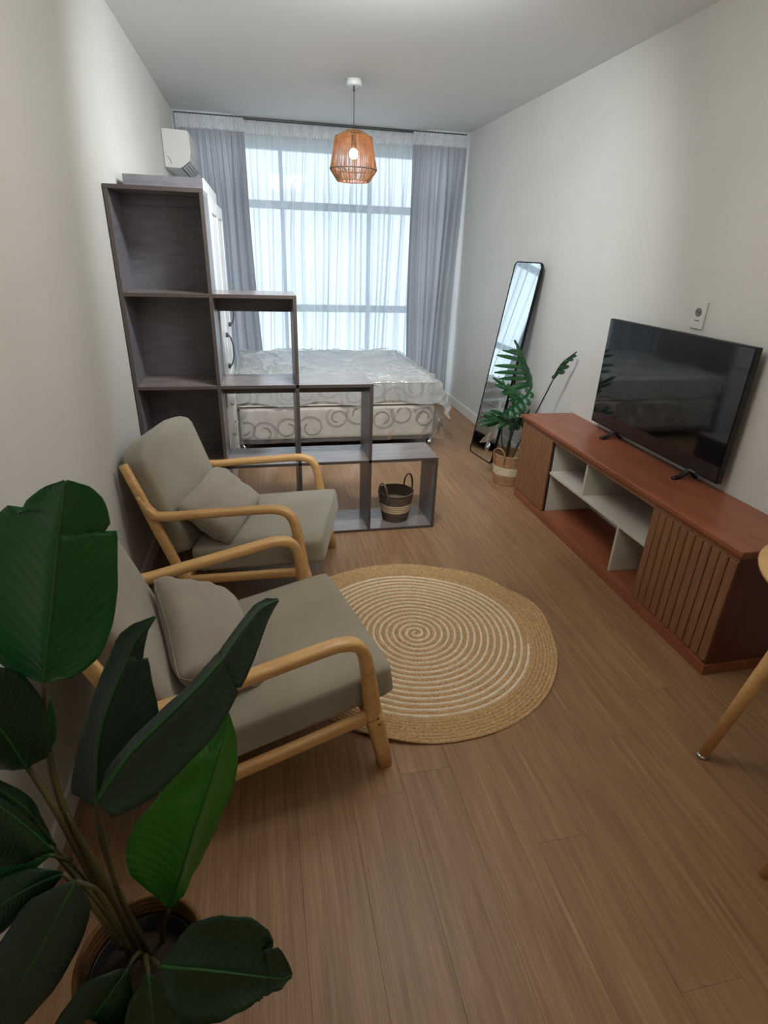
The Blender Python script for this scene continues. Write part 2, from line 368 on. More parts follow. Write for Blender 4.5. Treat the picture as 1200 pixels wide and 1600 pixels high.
# ------------------------------------------------------------ curtains
def curtains():
    yc = 5.945
    rl = tag(put('curtain_rail', bx(bmesh.new(), .01, W-.01, yc-.012, yc+.03, 2.582, 2.599, .002, 1), M['dark_grey']),  # rail's dark colour stands in for the shadow gap at the ceiling
             'thin curtain rail along the ceiling above the window, coloured dark for its shadow gap', 'curtain rail')
    ztop, zt = 2.578, 2.475
    def cur(name, x0, x1, bx0, bx1, folds, amp, z0, m, lab, seed, nu=None, yo=0, tape=True, spread=0.0):
        root = empty(name, ((x0+x1)/2, yc+yo, 0), label=lab, cat='curtain', group='grey drapes' if 'drape' in name else None)
        cx = (x0+x1)/2; nu = nu or folds*12
        rr = random.Random(seed); ph = [rr.uniform(-.9, .9) for _ in range(folds+2)]; am = [rr.uniform(.55, 1.2) for _ in range(folds+2)]
        wd = [rr.uniform(.6, 1.4) for _ in range(folds)]; cs = np.cumsum([0]+wd)/sum(wd)
        def pos(u, v):      # v: 0 top .. 1 bottom
            i = min(int(np.searchsorted(cs, u, side='right'))-1, folds-1); i = max(i, 0); fu = (u-cs[i])/(cs[i+1]-cs[i])
            uu = u*(1-min(1, v*3))+((i+fu)/folds*.25+u*.75)*min(1, v*3)
            xa = x0+(x1-x0)*uu; xb = bx0+(bx1-bx0)*uu; s = v**1.3
            x = xa+(xb-xa)*s; g = min(1, v*5)
            a = amp*(am[i]*(1-fu)+am[i+1]*fu)
            w1 = math.sin(2*math.pi*fu)*a*(.3+.7*g); w2 = math.sin(2*math.pi*(u*folds*2.37)+seed)*amp*.22*(1-.7*v)
            sway = .012*math.sin(v*4+i*1.1+seed)*g
            x += .010*math.sin(2*math.pi*fu*1+1.2+ph[i])*g+sway
            return (x-cx, w1+w2, zt+(z0-zt)*v)
        me = grid_mesh('curtain_cloth', nu, 30, pos); put('cloth', me, M[m], root, True)
        # smocked heading: crossing little pleats
        def tp(u, v):
            z = zt+(ztop-zt)*v; x = x0+(x1-x0)*u; k = 2*math.pi*(x1-x0)/.030
            return (x-cx, -.006+.012*math.sin(k*u+math.sin(v*math.pi*4)*1.1)*(1+.3*math.sin(k*u*.31)), z)
        put('heading_tape', grid_mesh('heading', int((x1-x0)/.0045), 12, tp), M['tape'], root, True)
    cur('sheer_curtain', .50, 2.30, .46, 2.26, 17, .034, .03, 'sheer', 'wide white see-through voile curtain hanging across the middle of the bright window', 5, yo=.012, nu=17*14)
    cur('grey_drape', .02, .60, .03, .66, 8, .042, .03, 'drape', 'grey opaque drape left of the sheer curtain, beside the air conditioner', 2, yo=-.075)
    cur('grey_drape', 2.15, 2.69, 2.19, 2.62, 7, .042, .03, 'drape', 'grey opaque drape right of the sheer curtain, behind the corner of the bed', 9, yo=-.075)
curtains()

# ------------------------------------------------------------ stepped shelf unit
def step_shelf():
    y0, y1 = 2.782, 3.074; t = .018; xl, x1, x2, x3, x4 = .004, .423, .8236, 1.2253, 1.6259
    h3, h2, h1, hT = .4604, .8981, 1.3398, 1.781
    r = empty('stepped_shelf_unit', (x4/2, (y0+y1)/2, 0), label='grey-brown wooden room divider shelf stepping down in cubes behind the far armchair', cat='shelf unit')
    ox, oy = x4/2, (y0+y1)/2
    def bd(nm, a, b_, c, d, m='dark_wood'):
        o = box(nm, a-ox, b_-ox, y0-oy, y1-oy, c, d, M[m], r, bev=.0012); o.data.materials.append(M['edge'])
        for p in o.data.polygons:
            if p.normal.y < -.6: p.material_index = 1       # edging tape on the front edge
    bd('side_panel', xl, xl+t, 0, hT-t); bd('side_panel', x1-t, x1, 0, hT-t); bd('divider', x2-t, x2, t, h1-t)
    bd('divider', x3-t, x3, t, h2-t); bd('side_panel', x4-t, x4, 0, h3-t)
    bd('top_board', xl, x1, hT-t, hT, 'dark_wood_x'); bd('shelf_board', x1, x2, h1-t, h1, 'dark_wood_x'); bd('shelf_board', x1, x3, h2-t, h2, 'dark_wood_x')
    bd('shelf_board', x1, x4, h3-t, h3, 'dark_wood_x'); bd('bottom_board', xl+t, x1-t, .0, t, 'dark_wood_x'); bd('bottom_board', x1, x4-t, .0, t, 'dark_wood_x')
    for h in (h1, h2, h3): bd('shelf_board', xl+t, x1-t, h-t-.0, h, 'dark_wood_x')
    box('back_panel', xl+t-ox, x1-t-ox, y1-oy-.008, y1-oy-.0005, t, hT-t, M['dark_wood'], r, bev=0)
    # the thin rails under each open top
    for a, b_, h in ((xl+t, x1-t, hT), (x1, x2-t, h1), (x1, x2-t, h2), (x2, x3-t, h2)):
        box('stiffening_rail', a-ox, b_-ox, y1-oy-.026, y1-oy-.009, h-t-(.045 if h == hT else .085), h-t, M['dark_wood'], r, bev=.001)
step_shelf()

# ------------------------------------------------------------ wardrobe behind the divider
def wardrobe():
    x0, x1 = .035, .405; y0, y1 = 3.09, 4.22; ht = 1.85
    r = empty('wardrobe', ((x0+x1)/2, (y0+y1)/2, 0), label='brown wardrobe with white panelled doors standing behind the tall divider shelf', cat='wardrobe')
    ox, oy = (x0+x1)/2, (y0+y1)/2
    B = lambda n, a, b, c, d, e, f, m, bev=.002, par=None: box(n, a-ox, b-ox, c-oy, d-oy, e, f, M[m], par or r, bev=bev)
    B('side_panel', x0, x1, y0, y0+.018, .0, ht, 'dark_wood'); B('side_panel', x0, x1, y1-.018, y1, 0, ht-.07, 'white_lacquer')
    B('top_board', x0, x1, y0+.018, y1-.15, ht-.018, ht, 'white_lacquer'); B('back_panel', x0, x0+.01, y0+.018, y1-.018, .0, ht-.08, 'white_lacquer')
    B('plinth', x0+.02, x1-.02, y0+.018, y1-.018, 0, .08, 'white_lacquer')
    B('cornice', x1-.02, x1+.006, y0+.001, y1-.15, ht-.075, ht, 'white_lacquer')
    n = 2; ys = [y0+.004+(y1-y0-.008)*k/n for k in range(n+1)]
    for k in range(n):
        a, b = ys[k]+.002, ys[k+1]-.002
        d = B('door', x1+.001, x1+.019, a, b, .70, ht-.078, 'white_lacquer')
        for (c0, c1, e0, e1) in ((a, a+.07, .70, ht-.078), (b-.07, b, .70, ht-.078), (a+.07, b-.07, .70, .77), (a+.07, b-.07, ht-.148, ht-.078)):
            o = box('door_frame_strip', x1+.0195-ox, x1+.026-ox, c0-oy, c1-oy, e0, e1, M['white_lacquer'], d, bev=.0015); o.location -= d.location
        yh = b-.035 if k == 0 else a+.035; zh = .96 if k == 0 else 1.16
        yh = 3.50 if k == 0 else 3.93
        hb = bmesh.new(); pts = cat_rom([(0, 0, -.095), (.022, 0, -.085), (.036, 0, -.04), (.038, 0, 0), (.036, 0, .04), (.022, 0, .085), (0, 0, .095)], 4)
        sweep(hb, pts, (.005, .007), 8, up=(0, 1, 0)); bx(hb, -.002, .014, -.012, .012, -.108, -.080, .003, 1); bx(hb, -.002, .014, -.012, .012, .080, .108, .003, 1)
        h = put('handle', hb, M['dark_grey'], d, True, loc=Vector((x1+.026-ox, yh-oy, zh))-d.location)
    zs = [.085, .29, .49, .695]
    for k in range(3):
        dr = B('drawer', x1+.001, x1+.020, y0+.006, y1-.006, zs[k]+.002, zs[k+1]-.003, 'white_lacquer')
        for q in range(2):
            yy = 3.62 if q == 0 else 4.0
            if q == 0:
                hb = bmesh.new(); sweep(hb, [(.0, -.16, 0), (.018, -.155, 0), (.020, .155, 0), (0, .16, 0)], (.006, .008), 8, up=(0, 0, 1))
                put('handle', hb, M['cream_plastic'], dr, True, loc=Vector((x1+.020-ox, yy-oy, (zs[k]+zs[k+1])/2+.04))-dr.location)
wardrobe()

# ------------------------------------------------------------ bed: base, mattress, plastic sleeves
def swirl_pattern(b, x0, x1, z0, z1, y, rng, big):
    """double-line embroidered scrolls lying on the plane y, kept within the rectangle"""
    def inside(p): return x0 < p[0] < x1 and z0 < p[2] < z1
    x = x0+.02
    while x < x1+.1:
        cx, cz = x, (z0+z1)/2+rng.uniform(-.6, .6)*(z1-z0)/2*1.0; R = big*rng.uniform(.85, 1.15); dr = rng.choice((-1, 1)); a0 = rng.uniform(0, 6.28)
        for off in (0, .013):
            pts = []
            for k in range(60):
                t = k/59; a = a0+dr*t*2*math.pi*1.45; rad = (R-off)*(1-.62*t)+.002
                p = (cx+rad*math.cos(a)*1.1, y, cz+rad*math.sin(a))
                if inside(p): pts.append(p)
                else:
                    if len(pts) > 3: sweep(b, pts, .0026, 4, up=(0, 1, 0))
                    pts = []
            if len(pts) > 3: sweep(b, pts, .0026, 4, up=(0, 1, 0))
        x += R*rng.uniform(1.5, 1.9)
def bed():
    x0, x1, y0, y1 = .435, 2.05, 4.26, 5.79; cx, cy = (x0+x1)/2, (y0+y1)/2; hx, hy = (x1-x0)/2, (y1-y0)/2
    r = empty('bed_base', (cx, cy, 0), label='grey-beige box spring bed base with scroll pattern under the mattress', cat='bed')
    base = rounded('upholstered_base', hx, hy, .1375, .03, 14); put('upholstered_base', base, M['mattress'], r, True, loc=(0, 0, .2575))
    put('dust_cover', bx(bmesh.new(), -hx+.02, hx-.02, -hy+.02, hy-.02, .085, .121, .01, 2), M['dust_cloth'], r)
    b = bmesh.new(); swirl_pattern(b, -hx+.02, hx-.02, .140, .375, -hy-.001, random.Random(4), .105); put('embroidery', b, M['embroidery'], r)
    for sx in (-1, 1):
        for sy in (-1, 1):
            lb = bmesh.new(); lathe(lb, [(0, 0), (.018, 0), (.022, .008), (.020, .02), (.024, .09), (0, .09)], 16); put('leg', lb, M['chrome'], r, True, loc=(sx*(hx-.02), sy*(hy-.06), 0))
    m = empty('mattress', (cx, cy, .398), label='plastic-wrapped grey-beige mattress lying on the bed base by the window', cat='mattress')
    mh = .098
    put('mattress_body', rounded('mattress_body', hx, hy, mh, .035, 14, puff=.004), M['mattress'], m, True, loc=(0, 0, mh+.001))
    put('top_panel', bx(bmesh.new(), -hx+.035, hx-.035, -hy+.035, hy-.035, .190, .2015, .004, 2), M['ticking'], m)
    b = bmesh.new(); swirl_pattern(b, -hx+.02, hx-.02, .02, .185, -hy-.001, random.Random(8), .10); put('embroidery', b, M['embroidery'], m)
    for z in (.012, .186):
        b = bmesh.new(); q = .03; P = []
        for (sx, sy, a0) in ((1, 1, 0), (-1, 1, 90), (-1, -1, 180), (1, -1, 270)):
            for k in range(5): a = math.radians(a0+k*22.5); P.append((sx*(hx-q)+(q+.002)*math.cos(a), sy*(hy-q)+(q+.002)*math.sin(a), z))
        sweep(b, P, .006, 8, closed=True); put('piping', b, M['piping'], m, True)
    # wrinkled clear film over the mattress: top, front skirt and a loose flap at the right side
    rng = random.Random(11); rid = []
    for _ in range(120):
        a = rng.uniform(0, math.pi); rid.append((rng.uniform(-hx, hx), rng.uniform(-hy, hy), math.cos(a), math.sin(a), rng.uniform(.10, .45), rng.uniform(.005, .014), rng.uniform(.006, .026)))
    def wr(x, y):
        z = 0
        for (px, py, c, s, L, w_, h) in rid:
            dx, dy = x-px, y-py; al = dx*c+dy*s; ac = -dx*s+dy*c+.03*math.sin(al*9)
            if abs(al) < L and abs(ac) < w_*3: z += h*math.exp(-(ac/w_)**2)*(1-(al/L)**2)
        return min(z, .045)
    def film(u, v):
        # u across x with overhang to the right, v from front hem over the top to the back
        X = -hx-.02+u*(2*hx+.02+.17); s = v*(2*hy+.20)-.20
        right = max(0, X-hx)
        if s < 0:  # front skirt
            y = -hy-.012-.010*abs(math.sin(X*23+1))-.006*math.sin(X*61)-.02*(-s/.2)*math.sin(X*5+1)**2; z = .196+2*.0+s*(.85+.1*math.sin(X*11))
        else:
            y = -hy+s; z = .2045+wr(X, y)+.006*fbm(X*4, y*4, 2)+.0022*math.sin(X*70+y*25)*math.sin(y*60)
        if right > 0:
            k = right/.17; xx = hx+.012+.13*math.sin(min(1, k)*1.1)*(.7+.3*math.sin(y*6)); z = z-.28*k**1.25*(.75+.25*math.sin(y*9+1)); X = xx+.010*math.sin(z*60+y*20)
        z = max(z, -.12)
        return (X, y, z)
    put('plastic_wrap', grid_mesh('film', 240, 220, film), M['film'], m, True)
    # film on the base: front sheet and hanging corner
    def film2(u, v):
        X = -hx-.01+u*(2*hx+.15); z = .375-v*.27
        y = -hy-.012-.006*math.sin(X*19+z*9)-.004*math.sin(X*47-z*31)-.010*v*abs(math.sin(X*7))
        if X > hx:
            k = (X-hx)/.14; y += .05*k+.02*math.sin(z*20); X = hx+.01+.10*k*(.5+.5*v)+.008*math.sin(z*50); z += -.04*k
        return (X, y, z)
    put('plastic_wrap', grid_mesh('film2', 150, 24, film2), M['film_clear'], r, True)
bed()

# ------------------------------------------------------------ air conditioner
def air_conditioner():
    r = empty('air_conditioner', (0, 5.4, 2.08), label='white wall-mounted split air conditioner high on the left wall', cat='air conditioner')
    y0, y1 = -.40, .41
    prof = [(.003, .0), (.115, .0), (.150, .022), (.189, .052), (.195, .09), (.192, .236), (.185, .245), (.003, .250)]
    b = bmesh.new(); A = [b.verts.new((x, y0, z)) for x, z in prof]; Bv = [b.verts.new((x, y1, z)) for x, z in prof]
    n = len(prof)
    for i in range(n): b.faces.new((A[i], A[(i+1) % n], Bv[(i+1) % n], Bv[i]))
    b.faces.new(A[::-1]); b.faces.new(Bv); bmesh.ops.recalc_face_normals(b, faces=b.faces)
    bmesh.ops.bevel(b, geom=[e for e in b.edges], offset=.003, segments=2, affect='EDGES')
    put('casing', b, M['white_plastic'], r)
    put('front_panel', bx(bmesh.new(), .1925, .199, y0+.003, y1-.003, .095, .236, .003, 2), M['white_plastic'], r)
    ob = bmesh.new(); 
    def sl(b_, x, z, wd, th, ang):
        t = bmesh.new(); bx(t, -wd/2, wd/2, y0+.03, y1-.03, -th/2, th/2); bmesh.ops.rotate(t, verts=t.verts, matrix=Matrix.Rotation(ang, 3, 'Y')); bmesh.ops.translate(t, verts=t.verts, vec=(x, 0, z))
        me = bpy.data.meshes.new('t'); t.to_mesh(me); t.free(); b_.from_mesh(me); bpy.data.meshes.remove(me)
    sl(ob, .150, .021, .075, .004, -.66); put('air_outlet', ob, M['dark_grey'], r)
    for k, (x, z) in enumerate(((.137, .008), (.156, .018), (.174, .032))):
        lb = bmesh.new(); sl(lb, x, z, .016, .004, -.66); put('louvre', lb, M['white_plastic'], r)
    cb = bmesh.new(); sweep(cb, [(.022+.03*math.cos(a), y0-.0015, .02+.05*math.sin(a)) for a in [k*math.pi/2/10 for k in range(11)]], .0018, 6, up=(0, 1, 0)); put('pipe_knockout', cb, M['grey_plastic'], r)
air_conditioner()

# ------------------------------------------------------------ pendant lamp
def pendant():
    px, py = 1.36, 4.42
    r = empty('pendant_lamp', (px, py, 0), label='jute cord pendant lamp with a glowing bulb hanging from the ceiling', cat='lamp')
    b = bmesh.new(); lathe(b, [(0, 2.562), (.048, 2.562), (.054, 2.566), (.054, 2.5995), (0, 2.5995)], 32); put('ceiling_rose', b, M['white_plastic'], r, True)
    b = bmesh.new(); lathe(b, [(0, 2.535), (.008, 2.535), (.006, 2.562), (0, 2.562)], 12); put('cord_grip', b, M['dark_grey'], r, True)
    b = bmesh.new(); sweep(b, [(0, 0, 2.30), (.001, 0, 2.45), (0, 0, 2.55)], .0028, 8, up=(0, 1, 0)); put('cable', b, M['dark_grey'], r, True)
    Z = [2.308, 2.272, 2.075, 2.003]; RR = [.055, .128, .166, .116]
    for z, rad, th in zip(Z, RR, (.003, .003, .004, .003)):
        b = bmesh.new(); sweep(b, [(rad*math.cos(a), rad*math.sin(a), z) for a in [2*math.pi*k/48 for k in range(48)]], th, 6, closed=True); put('shade_ring', b, M['rope_shade'] if rad < .16 else M['basket_brown'], r, True)
    b = bmesh.new(); lathe(b, [(.012, 2.306), (.056, 2.306), (.056, 2.311), (.012, 2.311)], 24, closed=True); put('shade_cap', b, M['rope_shade'], r, True)
    rng = random.Random(2); b = bmesh.new(); n = 168
    for k in range(n):
        a = 2*math.pi*(k+rng.uniform(-.35, .35))/n
        pts = []; a2 = a+rng.uniform(-.012, .012)
        for q, (z, rad) in enumerate(zip(Z, RR)):
            aa = a+(a2-a)*q; off = rng.uniform(-.002, .003)
            pts.append(((rad+off)*math.cos(aa), (rad+off)*math.sin(aa), z))
        sweep(b, pts, rng.uniform(.0014, .0026), 4, up=(.01, .02, 1), cap=False)
    tag(put('shade_cord_weave', b, M['rope_shade'], r), kind='stuff')
    b = bmesh.new(); lathe(b, [(0, 2.205), (.018, 2.205), (.018, 2.30), (0, 2.30)], 16); put('lamp_holder', b, M['black_plastic'], r, True)
    b = bmesh.new(); bmesh.ops.create_uvsphere(b, u_segments=20, v_segments=14, radius=.032); put('bulb', b, M['bulb'], r, True, loc=(0, 0, 2.172))
    l = bpy.data.lights.new('bulb_light', 'POINT'); l.energy = 7; l.color = (1, .60, .34); l.shadow_soft_size = .034
    o = bpy.data.objects.new('bulb_light', l); COL.objects.link(o); o.parent = r; o.location = (0, 0, 2.172)
pendant()

# ------------------------------------------------------------ leaning mirror with an easel strut
def mirror():
    bx_, by_, yaw, lean, h, w = 2.389, 4.0, .161, .156, 1.53, .347
    e = Vector((math.sin(yaw), -math.cos(yaw), 0)); n = Vector((math.cos(yaw), math.sin(yaw), 0)); u = n*math.sin(lean)+Vector((0, 0, 1))*math.cos(lean)
    f = e.cross(u); f = f if f.x < 0 else -f        # outward face normal (into the room)
    r = empty('standing_mirror', (bx_, by_, 0), label='tall narrow mirror with thin black frame leaning by the right wall', cat='mirror')
    r.rotation_mode = 'QUATERNION'; R = Matrix((e, -f, u)).transposed(); r.rotation_quaternion = R.to_quaternion()
    # local: x along the width, y to the back, z up the mirror
    def rr(hw, z0, z1, rad, n=6):
        P = []
        for cx, cz, a0 in ((hw-rad, z1-rad, 0), (-hw+rad, z1-rad, 90), (-hw+rad, z0+rad, 180), (hw-rad, z0+rad, 270)):
            for k in range(n+1): a = math.radians(a0+90*k/n); P.append((cx+rad*math.cos(a), cz+rad*math.sin(a)))
        return P
    P = rr(w/2, .004, h, .035); b = bmesh.new(); sweep(b, [(x, .010, z) for x, z in P], (.005, .012), 8, up=(0, 1, 0), closed=True, sq=.5); put('frame', b, M['black_metal'], r, True)
    P = rr(w/2-.004, .008, h-.004, .031); b = bmesh.new(); A = [b.verts.new((x, .002, z)) for x, z in P]; Bk = [b.verts.new((x, .012, z)) for x, z in P]
    b.faces.new(A); b.faces.new(Bk[::-1])
    for i in range(len(P)): j = (i+1) % len(P); b.faces.new((A[i], Bk[i], Bk[j], A[j]))
    bmesh.ops.recalc_face_normals(b, faces=b.faces)
    put('mirror_glass', b, M['mirror'], r)
    b = bmesh.new(); bx(b, -w/2+.01, w/2-.01, .0125, .018, .02, h-.02); put('backing_board', b, M['black_plastic'], r)
    zb = Vector((0, 0, 1)); 
    for sx in (-1, 1):
        b = bmesh.new(); sweep(b, [(sx*.10, .02, .95), (sx*.12, .21, .045)], .006, 8); put('easel_strut', b, M['black_metal'], r, True)
    b = bmesh.new(); sweep(b, [(-.12, .208, .055), (.12, .208, .055)], .005, 8); put('strut_crossbar', b, M['black_metal'], r, True)
mirror()

# ------------------------------------------------------------ TV cabinet and television
def tv_cabinet():
    x0, x1, y0, y1, h = 2.352, 2.708, 1.300, 3.205, .590
    cx, cy = (x0+x1)/2, (y0+y1)/2
    r = empty('tv_cabinet', (cx, cy, 0), label='long reddish-brown low cabinet with slatted doors under the television', cat='cabinet')
    B = lambda n, a, b, c, d, e, f, m, bev=.0015, par=None: box(n, a-cx, b-cx, c-cy, d-cy, e, f, M[m], par or r, bev=bev)
    ya, yb = 1.808, 2.785; t = .018
    b = bmesh.new(); bx(b, x0-.022-cx, x1-cx, y0-.018-cy, y1+.012-cy, .566, h, .005, 3); bx(b, x0-.012-cx, x1-cx, y0-.010-cy, y1+.006-cy, .552, .566, .003, 2); put('top_board', b, M['cherry'], r)
    B('front_rail', x0-.004, x0+.02, y0, y1, .532, .552, 'slat')
    B('plinth', x0-.004, x1, y0-.004, y1, 0, .050, 'cherry'); B('bottom_board', x0+.0, x1, y0+t, y1-t, .050, .062, 'cherry')
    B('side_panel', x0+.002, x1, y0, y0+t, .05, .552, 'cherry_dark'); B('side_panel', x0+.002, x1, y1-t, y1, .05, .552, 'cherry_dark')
    B('partition', x0+.022, x1-.01, ya-t, ya, .062, .532, 'white_board'); B('partition', x0+.022, x1-.01, yb, yb+t, .062, .532, 'white_board')
    B('back_panel', x1-.008, x1-.001, y0+t, y1-t, .062, .532, 'grey_back')
    B('middle_shelf', x0+.010, x1-.01, ya, yb, .318, .336, 'white_board')
    B('divider', x0+.012, x1-.01, 2.395, 2.412, .336, .532, 'white_board'); B('divider', x0+.012, x1-.01, 2.030, 2.047, .062, .318, 'white_board')
    for (a, b_, n) in ((y0+.002, ya-.001, 11), (yb+.001, y1-.002, 10)):
        d = B('door', x0+.006, x0+.020, a, b_, .064, .531, 'groove', bev=0)
        s = (b_-a)/n
        for k in range(n):
            o = box('slat', x0-.006-cx, x0+.006-cx, a+s*k+.0022-cy, a+s*(k+1)-.0022-cy, .064, .531, M['slat'], d, bev=.0025); o.location -= d.location
tv_cabinet()

def television():
    x = 2.645; y0, y1, z0, z1 = 1.795, 2.866, .636, 1.242; cy = (y0+y1)/2
    r = empty('television', (x, cy, .590), label='black flat-screen television standing on the reddish-brown cabinet', cat='television')
    B = lambda n, a, b, c, d, e, f, m, bev=.0015: box(n, a-x, b-x, c-cy, d-cy, e-.590, f-.590, M[m], r, bev=bev)
    B('casing', x-.012, x+.018, y0, y1, z0, z1, 'black_plastic', .003); B('rear_housing', x+.018, x+.050, y0+.18, y1-.18, z0+.02, z0+.34, 'black_plastic', .008)
    B('screen', x-.0145, x-.0122, y0+.006, y1-.006, z0+.014, z1-.006, 'tv_screen', 0)
    B('logo_bar', x-.0165, x-.0146, 1.93, 1.975, z0+.003, z0+.010, 'grey_plastic', 0)
    for yy in (1.985, 2.625):
        b = bmesh.new(); sweep(b, cat_rom([(-.085, 0, .010), (-.05, 0, .014), (-.01, 0, .040), (.0, 0, .058)], 4), [(.013, .008)]*12+[(.010, .010)], 8, sq=.6)
        sweep(b, cat_rom([(.045, 0, .010), (.03, 0, .016), (.01, 0, .040), (.0, 0, .058)], 4), [(.013, .008)]*12+[(.010, .010)], 8, sq=.6)
        o = put('foot', b, M['black_plastic'], r, True, loc=(0, yy-cy, -.002))
television()

def outlet():
    r = empty('wall_outlet', (W, 2.256, 1.322), label='white wall socket plate above the television', cat='socket')
    put('plate', bx(bmesh.new(), -.012, -.0005, -.042, .042, -.062, .062, .004, 3), M['white_plastic'], r)
    b = bmesh.new(); 
    lathe(b, [(0, .001), (.015, .001), (.017, .004), (.019, .004), (.019, 0), (0, 0)], 24); bmesh.ops.rotate(b, verts=b.verts, matrix=Matrix.Rotation(-math.pi/2, 3, 'Y'))
    put('round_socket', b, M['grey_plastic'], r, loc=(-.0122, 0, .014))
    for yy in (-.011, 0, .011):
        b = bmesh.new(); bmesh.ops.create_cube(b, size=1); [setattr(v, 'co', Vector((v.co.x*.002, v.co.y*.005, v.co.z*.006))) for v in b.verts]
        put('pin_hole', b, M['dark_grey'], r, loc=(-.0125, yy, -.024))
    for yy in (-.006, .006):
        b = bmesh.new(); bmesh.ops.create_uvsphere(b, u_segments=10, v_segments=6, radius=.0028); put('contact_hole', b, M['black_plastic'], r, loc=(-.0138, yy, .014))
outlet()
